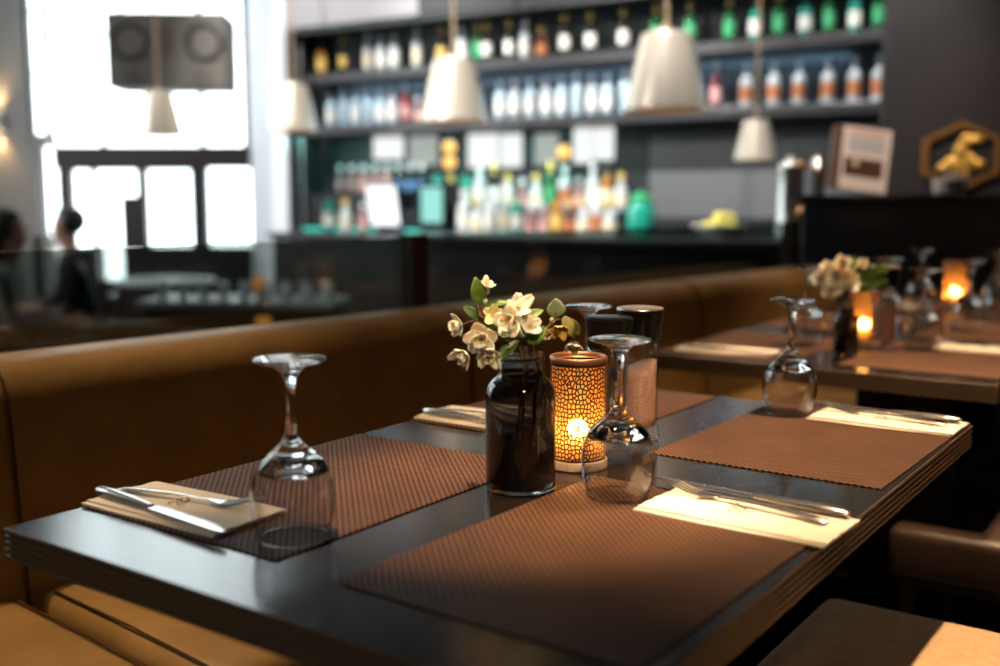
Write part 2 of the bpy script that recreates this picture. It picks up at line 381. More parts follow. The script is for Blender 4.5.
# white wall between facade and bar unit, with pale lower cabinet
b = B(); pA = Vector((fx(249), YF+0.05, 0)); pB = W(s_at(290,0.34)+0.01, 0.34)
dd = (pB-pA).normalized(); nn = Vector((dd.y, -dd.x, 0))
obox(b, (pA+pB)/2 + nn*0.06*-1, dd, nn, (pB-pA).length/2, 0.06, LOW, CEIL)
struct(finish('wall_side', b, 'white_plaster', smooth=False))
# bar wall, bulkhead above the bar unit
b = B(); obox(b, W(1.0, -0.1), WX, WM, 3.55, 0.08, LOW, CEIL); struct(finish('wall_bar', b, 'bar_back', smooth=False))
b = B(); obox(b, W((s_at(290,0.34)+2.9)/2, 0.17), WX, WM, (s_at(290,0.34)-2.9)/2, 0.17, 2.315, 2.80); struct(finish('trim_2', b, 'bulkhead', smooth=False))
b = B(); obox(b, W(1.45, 0.17), WX, WM, 1.45, 0.17, 2.315, 2.80); obox(b, W(s_at(290,0.34)/2, 0.17), WX, WM, s_at(290,0.34)/2, 0.17, 2.80, CEIL); struct(finish('trim_4', b, 'bulkhead_shaded', smooth=False))  # bulkhead coloured dark for light falloff and a darker tabletop reflection
# dark panelled wall at the right
b = B(); x = 0.0
for k in range(5):
    obox(b, W(-0.14-0.62*k-0.31+0.005, 0.24), WX, WM, 0.305, 0.26, LOW, CEIL)
struct(finish('wall_panelled', b, 'wall_panel', smooth=False, bevel=0.006))

# ------------------------------------------------------------------ tables
def tabletop_mesh(b, L, Wd, z1, h):
    # laminated edge: thin slats with recessed grooves between them
    n = 5; lay = []
    g = 0.0022; sl = (h - g*(n-1))/n; z = z1
    loops = [(0.0012, z1)]
    for k in range(n):
        loops += [(0.0, z-0.0008), (0.0, z-sl+0.0004)]
        z -= sl
        if k < n-1:
            loops += [(0.0035, z), (0.0035, z-g)]; z -= g
    loops.append((0.001, z))
    rings = []
    for ins, zz in loops:
        rings.append([b.verts.new(p) for p in ((ins,-ins,zz),(L-ins,-ins,zz),(L-ins,-Wd+ins,zz),(ins,-Wd+ins,zz))])
    b.faces.new(rings[0]).material_index = 0
    for a, c in zip(rings, rings[1:]):
        for i in range(4): b.faces.new((a[i], a[(i+1)%4], c[(i+1)%4], c[i])).material_index = 1
    b.faces.new(rings[-1][::-1]).material_index = 0
def dining_table(u0, v0, L, Wd, label):
    t = thing('dining_table', label, 'table', U(u0, v0, 0), TH, 'restaurant tables along the bench')
    b = B(); tabletop_mesh(b, L, Wd, TZ, 0.034); finish('tabletop', b, ['espresso', 'espresso_edge'], t, smooth=False)
    b = B(); box(b, L/2-0.05, L/2+0.05, -Wd/2-0.05, -Wd/2+0.05, 0.02, TZ-0.042); finish('pedestal', b, 'dark_metal', t, smooth=False, bevel=0.008)
    b = B(); box(b, L/2-0.27, L/2+0.27, -Wd/2-0.22, -Wd/2+0.22, 0.0, 0.02); finish('base_plate', b, 'dark_metal', t, smooth=False, bevel=0.006)
    b = B(); box(b, L/2-0.25, L/2+0.25, -Wd/2-0.15, -Wd/2+0.15, TZ-0.042, TZ-0.034); finish('mounting_plate', b, 'dark_metal', t, smooth=False, bevel=0.003)
    return t
T1 = dining_table(0, 0, 1.141, 0.728, 'nearest dark wooden table laid for four, holding the smoky vase and glowing lantern')
T2 = dining_table(1.538, -0.035, 1.141, 0.728, 'second dark wooden table across the gap, holding a vase of white flowers')
T3 = dining_table(2.74, -0.035, 1.141, 0.728, 'farthest dark wooden table, with a glowing lantern near the counter')

# ------------------------------------------------------------------ placemats
def placemat():
    o = thing('placemat', 'x', 'placemat')
    return o
b = B(); box(b, -0.2275, 0.2275, -0.155, 0.155, 0, 0.0016)
mat0 = finish('placemat', b, 'weave', smooth=False, bevel=0.0006, seg=1)
def put_mat(u, v, label, rot=0, first=[True]):
    o = mat0 if first[0] else mat0.copy()
    if not first[0]: COL.objects.link(o)
    first[0] = False
    o.location = U(u, v, TZ+0.0002); o.rotation_euler = (0,0,TH-rad(rot)); tag(o, label, 'placemat', 'woven brown placemats'); return o
put_mat(0.3205, 0.159, 'woven brown placemat on the bench side, under the tall upright-stemmed near glass')
put_mat(0.3105, 0.558, 'woven brown placemat in front of the smoky vase, the largest in view', 0.8)
put_mat(0.9150, 0.565, 'woven brown placemat behind the white napkin, at the far aisle corner of the near table', 0.8)
put_mat(0.8950, 0.157, 'woven brown placemat behind the salt mill on the near table')
D2 = 1.525
put_mat(1.80, 0.125, 'woven placemat under the pale napkin at the bench side of the second table')
put_mat(1.845, 0.525, 'woven placemat at the aisle side of the second table, before the blurred glasses')
put_mat(2.42, 0.125, 'woven placemat behind the white flowers on the second table')
put_mat(2.42, 0.525, 'woven placemat at the far aisle corner of the second table')
put_mat(3.04, 0.125, 'woven placemat on the bench side of the farthest table')
put_mat(3.04, 0.525, 'woven placemat by the lantern at the aisle side of the farthest table')

# ------------------------------------------------------------------ wine glass (stands upside down on its rim)
def make_glass():
    t = thing('wine_glass', 'x', 'wine glass')
    b = B()
    outer = [(0.0355,0.0),(0.0385,0.010),(0.0412,0.022),(0.0428,0.035),(0.0430,0.046),(0.0415,0.058),(0.0375,0.0698)]
    inner = [(r-0.0011, z-0.0004 if z > 0 else 0.0) for r, z in outer]
    rim = [(0.03495,-0.0004)]
    lathe(b, inner[::-1] + rim + outer, 56)
    finish('bowl', b, 'bowl_glass', t, auto=180)
    b = B()
    stem = [(0.0,0.0810),(0.010,0.0808),(0.018,0.0790),(0.0265,0.0755),(0.0330,0.0712),(0.0362,0.0692),(0.0375,0.0700),(0.0345,0.0752),(0.0310,0.0800),(0.0250,0.0855),(0.0205,0.0895),(0.0150,0.0945),(0.0098,0.1005),(0.0066,0.108),(0.0050,0.118),(0.0043,0.130),(0.0041,0.143),(0.0046,0.154),(0.0060,0.163),(0.0092,0.1705),(0.0160,0.1765),(0.026,0.1800),(0.0345,0.1818),(0.0362,0.1830),(0.0358,0.1846),(0.030,0.1852),(0.0,0.1856)]
    lathe(b, stem, 56); finish('stem', b, 'crystal', t, auto=180)
    b = B(); lathe(b, [(0.0352+0.0009*math.cos(2*PI*k/8), 0.0009+0.0009*math.sin(2*PI*k/8)) for k in range(8)], 56, close=True); finish('rim', b, 'crystal', t, auto=180)
    return t
g0 = make_glass()
def put_glass(u, v, label, first=[True], z=TZ+0.0018):
    loc = U(u, v, z+0.0005)
    if first[0]: first[0] = False; g0.location = loc; tag(g0, label, 'wine glass', 'upturned wine glasses'); return g0
    return dup(g0, loc, 0, label, 'upturned wine glasses')
def uvp(px, py, z=0.0):                          # table spot seen at a pixel
    a = (px-500)/F; bb = -(py-333)/F; H = 0.345
    t = (z-H)/(-math.sin(PITCH)+bb*math.cos(PITCH)); P = Vector((a*t, t*(math.cos(PITCH)+bb*math.sin(PITCH)), 0)) - A
    return P.dot(E_), P.dot(N_)
put_glass(*uvp(294, 539), 'upturned wine glass beside the folded napkin nearest the bench corner')
put_glass(*uvp(617.5, 497), 'upturned wine glass in front of the glowing lantern and salt mill')
put_glass(*uvp(788.5, 414), 'upturned wine glass standing alone at the far end of the near table')
put_glass(0.787, 0.25, 'upturned wine glass half hidden behind the lantern and pepper mill')
put_glass(*uvp(806, 346), 'upturned wine glass beside the white flowers on the second table')
put_glass(*uvp(922, 350), 'upturned wine glass standing right of the lantern on the second table')
put_glass(2.34, 0.27, 'upturned wine glass behind the lantern on the second table')
put_glass(2.37, 0.47, 'upturned wine glass at the far aisle side of the second table')
put_glass(2.90, 0.22, 'upturned wine glass left of the lantern on the farthest table')
put_glass(2.95, 0.43, 'upturned wine glass before the lantern on the farthest table')
put_glass(2.62, 0.50, 'upturned wine glass at the far corner of the second table, near the picture edge')
put_glass(3.45, 0.36, 'upturned wine glass behind the lantern on the farthest table')

# ------------------------------------------------------------------ napkins and cutlery
def make_napkin():
    t = thing('napkin', 'x', 'napkin')
    # local x across (0.10), local y along (0.22); two folded layers, a soft fold on the -x side
    b = B()
    def layer(x0, x1, y0, y1, z0, z1, puff):
        nx, ny = 12, 14; grid = []
        for j in range(ny+1):
            row = []
            for i in range(nx+1):
                x = x0+(x1-x0)*i/nx; y = y0+(y1-y0)*j/ny
                row.append((x, y, puff*math.sin(PI*i/nx)**0.5*(0.6+0.4*math.sin(PI*j/ny)) + 0.0006*math.sin(7*x*40+y*25)))
            grid.append(row)
        top = [[b.verts.new((x, y, z1+d)) for x, y, d in r] for r in grid]; bot = [[b.verts.new((x, y, z0)) for x, y, d in r] for r in grid]
        for j in range(ny):
            for i in range(nx):
                b.faces.new((top[j][i], top[j][i+1], top[j+1][i+1], top[j+1][i])); b.faces.new((bot[j][i], bot[j+1][i], bot[j+1][i+1], bot[j][i+1]))
        per = [(0,i) for i in range(nx)] + [(j,nx) for j in range(ny)] + [(ny,nx-i) for i in range(nx)] + [(ny-j,0) for j in range(ny)]
        for k in range(len(per)):
            p, q = per[k], per[(k+1)%len(per)]
            b.faces.new((top[p[0]][p[1]], bot[p[0]][p[1]], bot[q[0]][q[1]], top[q[0]][q[1]]))
    layer(-0.052, 0.050, -0.112, 0.112, 0.0, 0.0018, 0.0003)
    layer(-0.046, 0.053, -0.113, 0.110, 0.0022, 0.0042, 0.0009)
    finish('cloth', b, 'napkin', t, auto=50)
    # small printed emblem: curled strokes and a red stroke
    b = B()
    for (cx, cy, r, a0, a1) in ((0.0,0.0,0.006,0,300),(0.009,0.006,0.005,120,400),(-0.003,0.013,0.006,-60,200),(0.010,0.016,0.004,0,330)):
        pts = [(cx+r*math.cos(rad(a0+(a1-a0)*k/12))*(1-k*0.03), cy+r*math.sin(rad(a0+(a1-a0)*k/12))*(1-k*0.03), 0.0056) for k in range(13)]
        tube(b, pts, 0.0007, 6, flat=0.35)
    finish('emblem_print', b, 'print_brown', t)
    b = B(); tube(b, [(0.014,0.004,0.0057),(0.020,0.016,0.0057),(0.028,0.022,0.0056)], 0.0009, 6, flat=0.35); finish('emblem_stroke', b, 'print_red', t)
    return t
def make_fork():
    t = thing('fork', 'x', 'fork')
    def zc(x): return 0.0035 + 0.012*math.exp(-((x-0.175)/0.03)**2)*0 + (0.010*max(0, (x-0.125)/0.07)**1.0 if x > 0.125 else 0)
    b = B(); xs = [0.0,0.004,0.015,0.04,0.08,0.115,0.13]; ws = [0.004,0.0065,0.0072,0.0062,0.0044,0.0034,0.0036]
    tube(b, [(x, 0, 0.0022+0.0035*math.sin(PI*x/0.15)) for x in xs], ws, 10, flat=0.3)
    finish('handle', b, 'steel', t)
    b = B()
    tube(b, [(0.128,0,0.0050),(0.137,0,0.0038),(0.146,0,0.0036),(0.153,0,0.0040)], [0.0036,0.0075,0.0115,0.0122], 12, flat=0.14)
    for k in range(4):
        y = (k-1.5)*0.0066
        tube(b, [(0.151,y,0.0040),(0.165,y,0.0052),(0.182,y*0.97,0.0090),(0.196,y*0.93,0.0128)], [0.0019,0.0018,0.0016,0.0009], 6, flat=0.7)
    finish('tines', b, 'steel', t)
    return t
def make_knife():
    t = thing('knife', 'x', 'knife')
    b = B(); tube(b, [(0,0,0.0045),(0.004,0,0.0045),(0.03,0,0.0047),(0.07,0,0.0045),(0.094,0,0.0042),(0.10,0,0.0042)], [0.004,0.0072,0.0085,0.0075,0.0055,0.0048], 12, flat=0.55)
    finish('handle', b, 'steel', t)
    b = B(); n = 14; top = []; bot = []
    for i in range(n+1):
        x = 0.098+0.125*i/n; w1 = 0.0085*(1-(max(0, i/n-0.72)/0.28)**2*0.85); w0 = -0.0065
        if i == 0: w1, w0 = 0.004, -0.004
        if i == n: w0 = -0.004
        top.append([b.verts.new((x, w0, 0.0046)), b.verts.new((x, (w0+w1)/2, 0.0052)), b.verts.new((x, w1, 0.0042))]); bot.append([b.verts.new((x, w0, 0.0032)), b.verts.new((x, (w0+w1)/2, 0.0030)), b.verts.new((x, w1, 0.0040))])
    for i in range(n):
        for j in range(2):
            b.faces.new((top[i][j], top[i+1][j], top[i+1][j+1], top[i][j+1])); b.faces.new((bot[i][j], bot[i][j+1], bot[i+1][j+1], bot[i+1][j]))
        b.faces.new((top[i][0], bot[i][0], bot[i+1][0], top[i+1][0])); b.faces.new((top[i][2], top[i+1][2], bot[i+1][2], bot[i][2]))
    for e in (0, n): b.faces.new([top[e][0], top[e][1], top[e][2], bot[e][2], bot[e][1], bot[e][0]])
    finish('blade', b, 'steel', t, auto=30)
    return t
nap0, fork0, knife0 = make_napkin(), make_fork(), make_knife(); nap0.scale = (1,0.965,1); knife0.scale = (1.1,1.05,1)
used = {}
def use(proto, loc, rz, label, cat, group):
    if proto.name not in used: used[proto.name] = 1; proto.location = loc; proto.rotation_euler = (0,0,rz); return tag(proto, label, cat, group)
    return dup(proto, loc, rz, label, group)
def ang(u0, v0, u1, v1): return TH - math.atan2(v1-v0, u1-u0)
NZ = TZ+0.0020
def put_napkin(u, v, flip, label, rot=0): return use(nap0, U(u, v, NZ), TH + (PI if flip else 0) + rad(rot), label, 'napkin', 'folded napkins')
CZ = NZ+0.0058
def put_fork(u0, v0, u1, v1, label): return use(fork0, U(u0, v0, CZ), ang(u0,v0,u1,v1), label, 'fork', 'forks on the napkins')
def put_knife(u0, v0, u1, v1, label): return use(knife0, U(u0, v0, CZ), ang(u0,v0,u1,v1), label, 'knife', 'knives on the napkins')
put_napkin(0.150, 0.103, False, 'peach-lit folded napkin on the corner of the table nearest the bench', 2)
put_knife(0.124, -0.014, 0.104, 0.232, 'table knife lying along the edge of the corner napkin nearest the bench')
put_fork(0.142, 0.000, 0.176, 0.16, 'fork with its tines toward the glass, on the corner napkin nearest the bench')
put_napkin(0.483, 0.627, False, 'bright white folded napkin in front of the lantern glass, near the aisle edge', -2)
put_fork(0.492, 0.715, 0.517, 0.52, 'fork on the bright white napkin, tines beside the front glass')
put_knife(0.527, 0.727, 0.543, 0.50, 'table knife along the back edge of the bright white napkin')
put_napkin(1.075, 0.616, False, 'white folded napkin at the far aisle corner of the near table', -1)
put_fork(1.070, 0.705, 1.094, 0.515, 'fork on the white napkin at the far aisle corner of the near table')
put_knife(1.108, 0.718, 1.122, 0.50, 'table knife on the white napkin at the far aisle corner of the near table')
put_napkin(0.733, 0.105, False, 'cream folded napkin at the bench edge, half hidden by the smoky vase', 2)
put_knife(0.700, 0.002, 0.690, 0.22, 'table knife on the cream napkin behind the smoky vase')
put_fork(0.722, 0.010, 0.742, 0.20, 'fork on the cream napkin behind the smoky vase')
put_napkin(1.655, 0.105, False, 'pale napkin at the near bench corner of the second table', 3)
put_knife(1.625, 0.01, 1.622, 0.22, 'table knife on the pale napkin at the second table')
put_napkin(2.010, 0.585, False, 'white napkin at the aisle side of the second table, near the picture edge', -1)
put_fork(2.005, 0.68, 2.022, 0.49, 'fork on the white napkin at the aisle side of the second table')
put_knife(2.045, 0.69, 2.052, 0.47, 'table knife on the white napkin at the aisle side of the second table')
put_napkin(2.90, 0.105, False, 'small white napkin at the bench corner of the farthest table')

# ------------------------------------------------------------------ vase and blossom sprig
def make_vase():
    t = thing('bottle_vase', 'x', 'vase')
    b = B()
    out = [(0.0,0.0),(0.036,0.0),(0.0405,0.0015),(0.042,0.005),(0.042,0.112),(0.0412,0.119),(0.0385,0.126),(0.0345,0.1315),(0.0300,0.1350),(0.0272,0.1385),(0.0262,0.1430),(0.0262,0.1535),(0.0278,0.1550),(0.0284,0.1580),(0.0276,0.1605)]
    inn = [(0.0250,0.1605),(0.0238,0.1570),(0.0236,0.143),(0.0248,0.1370),(0.0285,0.1320),(0.0335,0.1280),(0.0368,0.1230),(0.0390,0.1160),(0.0395,0.110),(0.0395,0.010),(0.036,0.006),(0.0,0.005)]
    lathe(b, out+inn, 48); finish('body', b, 'smoky_glass', t, auto=180)
    b = B(); lathe(b, [(0.0,0.0068),(0.035,0.0075),(0.0388,0.0110),(0.0388,0.066),(0.0,0.066)], 48); finish('water', b, 'dark_water', t)
    return t
vase0 = make_vase()
VU = uvp(520.5, 488.5)
vloc = U(*VU, TZ+0.0006); vase0.location = vloc; tag(vase0, 'dark smoky glass bottle vase with short neck, holding cream blossom', 'vase', 'bottle vases')

def world_at(px, py, Y):                          # point in space at a given distance down the room
    a = (px-500)/F; bb = -(py-333)/F
    dy = math.cos(PITCH)+bb*math.sin(PITCH); dz = -math.sin(PITCH)+bb*math.cos(PITCH)
    t = Y/dy; return Vector((a*t, Y, CAMZ+dz*t))
def petal_mesh(b, c, d, up, L, Wd, cup):
    d = d.normalized(); side = d.cross(up).normalized(); up = side.cross(d).normalized()
    n = 5; rows = []
    for i in range(n+1):
        t = i/n; w = Wd*math.sin(PI*(0.12+0.80*t))**0.8
        p = c + d*(L*t) + up*(cup*L*t*t)
        rows.append([b.verts.new(p + side*(w*s) + up*(0.25*Wd*s*s)) for s in (-1,-0.5,0,0.5,1)])
    for r0, r1 in zip(rows, rows[1:]):
        for k in range(4): b.faces.new((r0[k], r0[k+1], r1[k+1], r1[k]))
def flower(parent, c, face, size, mat, n=5, double=False, name='flower'):
    face = face.normalized(); t = face.cross(Vector((0.3,0.2,1))).normalized(); q = face.cross(t)
    b = B()
    for lay in range(2 if double else 1):
        for k in range(n):
            a = 2*PI*(k+0.5*lay)/n + R.uniform(-0.2,0.2)
            d = t*math.cos(a)+q*math.sin(a)+face*(0.15+0.55*lay)
            petal_mesh(b, Vector(c)+face*(0.001*lay), d, face, size*R.uniform(0.85,1.1)*(1-0.25*lay), size*0.42, R.uniform(0.25,0.75))
    o = finish(name, b, mat, parent, auto=180)
    sm = o.modifiers.new('thick', 'SOLIDIFY'); sm.thickness = 0.0004
    b = B()
    for k in range(9):
        a = k*2.4; d = (t*math.cos(a)+q*math.sin(a))*0.35+face
        tube(b, [Vector(c), Vector(c)+d*size*0.42], [0.0003,0.0002], 5); ball(b, Vector(c)+d*size*0.43, 0.0007, u=6, v=4)
    finish('stamens', b, 'stamen', o)
    return o
def leaf(parent, p0, p1, w, up, mat, curl=0.15):
    p0, p1 = Vector(p0), Vector(p1); d = p1-p0; L = d.length; d.normalize(); side = d.cross(up).normalized(); nu = side.cross(d).normalized()
    b = B(); n = 9; rows = []
    for i in range(n+1):
        t = i/n; ww = w*max(0.03, math.sin(PI*t**0.85))**0.85
        c = p0 + d*(L*t) + nu*(curl*L*math.sin(PI*t)*0.6)
        rows.append([b.verts.new(c + side*(ww*s) + nu*(0.28*ww*abs(s))) for s in (-1,-0.6,-0.08,0.08,0.6,1)])
    for r0, r1 in zip(rows, rows[1:]):
        for k in range(5): b.faces.new((r0[k], r0[k+1], r1[k+1], r1[k]))
    o = finish('leaf', b, mat, parent, auto=180); sm = o.modifiers.new('thick', 'SOLIDIFY'); sm.thickness = 0.0004
    return o
def make_sprig():
    Y0 = vloc.y
    t = thing('blossom_sprig', 'sprig of cream apple blossom and green leaves standing in the smoky vase', 'flowers', vloc, 0, 'blossom sprigs')
    def P(px, py, dy=0.0): return world_at(px, py, Y0+dy) - vloc
    toc = Vector((0,-1,0.15))
    b = B(); base = Vector((0.004,0.005,0.015)); neck = Vector((0.008,0.0,0.150))
    def br(*pts, r0=0.0020, r1=0.0011):
        k = len(pts); tube(b, pts, [r0+(r1-r0)*i/(k-1) for i in range(k)], 7)
    br(base, Vector((0.002,0.0,0.08)), neck, P(523,340), P(512,330,-0.01), P(494,322,-0.01), P(480,316,0), P(478,304,0.01))
    br(Vector((-0.012,0,0.02)), Vector((0.0,0,0.10)), neck+Vector((-0.004,0.004,0)), P(519,342), P(500,340,-0.02), P(484,338,-0.02), P(468,346,-0.01))
    br(Vector((0.015,-0.005,0.02)), Vector((0.016,-0.004,0.10)), Vector((0.018,-0.002,0.150)), P(533,340), P(547,328,0.0), P(558,319,0.01), P(568,322,0.02), P(574,338,0.02))
    br(neck, P(526,336), P(520,324,-0.01), P(514,318,-0.02), r0=0.0016)
    br(P(478,320,0), P(468,322,-0.005), P(461,325,-0.01), r0=0.0012, r1=0.0008)
    br(P(533,340), P(531,330,-0.005), r0=0.0013); br(P(547,328), P(556,316,0.005), P(556,306,0.008), r0=0.0011, r1=0.0007)
    br(P(481,316,0), P(485,300,0.005), P(485.5,284,0.005), r0=0.001, r1=0.0007)
    br(Vector((0.0215,-0.004,0.120)), Vector((0.0222,-0.005,0.145)), Vector((0.0228,-0.006,0.166)), r0=0.0038, r1=0.0040)
    finish('stem', b, 'twig', t)
    F_ = lambda px, py, dy, face, s, m='petal', dbl=False, n=5: flower(t, P(px,py,dy), Vector(face), s*1.22, m, n, dbl)
    F_(461,325,-0.012, (-0.75,-0.5,-0.1), 0.0125, dbl=True)
    F_(482,338,-0.026, (-0.15,-1,-0.15), 0.0190, dbl=True); F_(488,352,-0.024, (0.1,-0.8,-0.5), 0.0150, dbl=True)
    F_(465,353,-0.014, (-0.5,-0.6,-0.5), 0.0135, dbl=True)
    F_(511,322,-0.022, (-0.35,-0.9,0.05), 0.0185, dbl=True); F_(517,309,-0.014, (0.35,-0.7,0.6), 0.0155)
    F_(529,327,-0.008, (0.2,-0.8,0.35), 0.0120); F_(494,316,-0.006, (-0.1,-0.9,0.4), 0.0120, 'petal_green')
    F_(559,328,0.002, (0.0,-0.8,-0.55), 0.0105, 'petal_yellow'); F_(548,333,0.004, (-0.3,-0.8,-0.2), 0.007, 'petal_green')
    F_(486,286,0.004, (0.5,-0.5,0.8), 0.0085); F_(573,343,0.018, (0,-0.5,-0.9), 0.0115)
    b = B()
    ball(b, P(486,281,0.004), 0.0042, (0.9,0.9,1.7)); ball(b, P(485,301,0.004), 0.0031); ball(b, P(552,320,0.006), 0.0032); ball(b, P(487,290,0.004), 0.0038, (0.9,0.9,1.3))
    finish('bud', b, 'petal', t)
    b = B(); ball(b, P(573.5,346,0.014), 0.0075, (1,1,0.9)); finish('calyx', b, 'calyx', t)
    c = Vector((0,-1,0.2))
    def L(x0,y0,d0,x1,y1,d1,w,m,up=(0,-1,0.25),curl=0.12): leaf(t, P(x0,y0,d0), P(x1,y1,d1), w*1.12, Vector(up), m, curl)
    L(480,305,0.004, 475,277,0.0, 0.0088, 'leaf', (0.25,-1,0.1)); L(484,307,0.004, 512,303,0.0, 0.0052, 'leaf', (0.1,-0.6,0.8))
    L(479,319,0.002, 463,306,0.004, 0.0058, 'leaf_dark', (0.4,-1,0.2)); L(523,321,0.0, 544,310,0.004, 0.0062, 'leaf', (-0.3,-0.8,0.5))
    L(555,317,0.008, 556,298,0.004, 0.0105, 'leaf_grey', (0.15,-1,0.1)); L(526,343,-0.004, 547,327,-0.006, 0.0095, 'leaf', (-0.3,-1,0.1))
    L(488,326,-0.008, 509,337,-0.016, 0.0058, 'leaf_dark', (0.1,-0.6,0.8)); L(517,339,-0.006, 498,363,-0.026, 0.0078, 'leaf_dark', (-0.5,-0.9,0.0))
    L(564,316,0.014, 571,337,0.006, 0.0075, 'leaf_olive', (0.5,-1,0.1)); L(568,318,0.016, 580,335,0.02, 0.0070, 'leaf_olive', (-0.4,-0.9,0.2))
    L(500,338,-0.01, 489,326,-0.018, 0.0050, 'leaf_dark'); L(530,341,0.0, 520,326,0.01, 0.0065, 'leaf_dark', (0.3,-1,0.1)); L(510,338,0.01, 497,329,0.02, 0.0075, 'leaf_dark'); L(540,333,0.006, 552,337,0.01, 0.0048, 'leaf_dark')
    L(484,346,-0.01, 478,360,-0.004, 0.0045, 'leaf_dark'); L(560,320,0.012, 549,312,0.012, 0.0045, 'leaf')
    return t
sprig0 = make_sprig()

# ------------------------------------------------------------------ lantern
def make_lantern():
    t = thing('candle_lantern', 'x', 'candle lantern')
    b = B(); lathe(b, [(0,0),(0.0355,0),(0.0366,0.0015),(0.0366,0.0105),(0.0358,0.012),(0,0.012)], 48); finish('wooden_base', b, 'lantern_wood', t, auto=35)
    # shell with uv in metres
    b = B(); uvl = b.loops.layers.uv.new('UVMap'); seg = 64; r = 0.0340; z0, z1 = 0.0122, 0.1415
    ring = [[b.verts.new((r*math.cos(2*PI*i/seg), r*math.sin(2*PI*i/seg), z)) for i in range(seg)] for z in (z0, z1)]
    for i in range(seg):
        j = (i+1)%seg; f = b.faces.new((ring[0][i], ring[0][j], ring[1][j], ring[1][i]))
        for lp, (uu, vv) in zip(f.loops, ((i,z0),(i+1,z0),(i+1,z1),(i,z1))): lp[uvl].uv = (uu*2*PI*r/seg, vv)
    s = finish('perforated_shell', b, 'perforated', t, auto=180)
    b = B(); lathe(b, [(0.0346,0.1375),(0.0352,0.1400),(0.0350,0.1440),(0.0335,0.1456),(0.0312,0.1450),(0.0310,0.1385),(0.0330,0.1372)], 48, close=True); finish('top_rim', b, 'copper', t, auto=180)
    b = B(); lathe(b, [(0.0320,0.0125),(0.0320,0.136)], 48); finish('frosted_insert', b, 'frosted_insert', t, auto=180)
    b = B(); lathe(b, [(0,0.0122),(0.019,0.0122),(0.019,0.030),(0.017,0.033),(0,0.0325)], 24); c = finish('candle', b, 'wax', t)
    b = B(); lathe(b, [(0,0.0375),(0.0026,0.0400),(0.0036,0.0455),(0.0022,0.052),(0,0.058)], 12); finish('flame', b, 'flame', c)
    return t
lan0 = make_lantern()
LU = uvp(577.5, 466)
lan0.scale = (1.06,1.06,1.0)
def lantern_light(loc, e):
    l = bpy.data.lights.new('candle_light', 'POINT'); l.energy = e; l.color = (1.0,0.55,0.20); l.shadow_soft_size = 0.013
    o = bpy.data.objects.new('candle_light', l); COL.objects.link(o); o.location = loc + Vector((0,0,0.050)); return o
def put_lantern(u, v, label, e, first=[True]):
    loc = U(u, v, TZ+0.0004)
    if first[0]: first[0] = False; lan0.location = loc; tag(lan0, label, 'candle lantern', 'copper candle lanterns'); lan0.rotation_euler = (0,0,0.6); lantern_light(loc, e)
    else: dup(lan0, loc, 2.1, label, 'copper candle lanterns'); lantern_light(loc, e)
put_lantern(*LU, 'glowing perforated copper lantern beside the smoky vase on the near table', 1.3)
put_lantern(*uvp(863, 345), 'glowing copper lantern behind the dark vase on the second table', 1.3)
put_lantern(*uvp(954, 307), 'small glowing lantern on the farthest table, before the dark counter', 1.6)
# second vase with a fuller white bunch
V2 = uvp(845, 356)
v2 = dup(vase0, U(*V2, TZ+0.0022), 0, 'blurred dark bottle vase beside the lantern on the second table', 'bottle vases'); v2.scale = (0.66,0.66,0.66)
def make_bunch(loc):
    t = thing('blossom_sprig', 'full bunch of white blossom in the dark vase on the second table', 'flowers', loc, 0, 'blossom sprigs')
    b = B()
    for k in range(6):
        a = k*1.05; tube(b, [(0.006*math.cos(a),0.006*math.sin(a),0.02),(0.009*math.cos(a),0.009*math.sin(a),0.105),(0.045*math.cos(a)-0.02,0.03*math.sin(a),0.175+0.012*(k%3))], 0.0016, 6)
    finish('stem', b, 'twig', t)
    for k, (x, z, s) in enumerate(((-0.045,0.168,0.022),(-0.03,0.195,0.024),(-0.045,0.212,0.018),(-0.012,0.215,0.022),(-0.005,0.185,0.024),(-0.028,0.178,0.022),(0.012,0.205,0.018),(-0.055,0.188,0.02),(-0.02,0.225,0.018),(0.025,0.222,0.014))):
        flower(t, Vector((x, -0.02+0.012*(k%4), z-0.022)), Vector((x*6, -1, (z-0.19)*9+0.3)), s*1.1, 'petal', 6, True)
    for (x0,z0,x1,z1,w) in ((0.0,0.18,0.035,0.225,0.012),(0.01,0.175,0.055,0.19,0.012),(0.03,0.19,0.075,0.222,0.011),(0.035,0.18,0.085,0.185,0.012),(-0.01,0.2,0.01,0.24,0.010),(0.05,0.2,0.09,0.215,0.010),(0.02,0.17,0.05,0.165,0.01)):
        leaf(t, (x0,-0.005,z0-0.02), (x1,-0.01,z1-0.02), w, Vector((0.1,-1,0.3)), 'leaf')
make_bunch(U(*V2, TZ+0.0022))

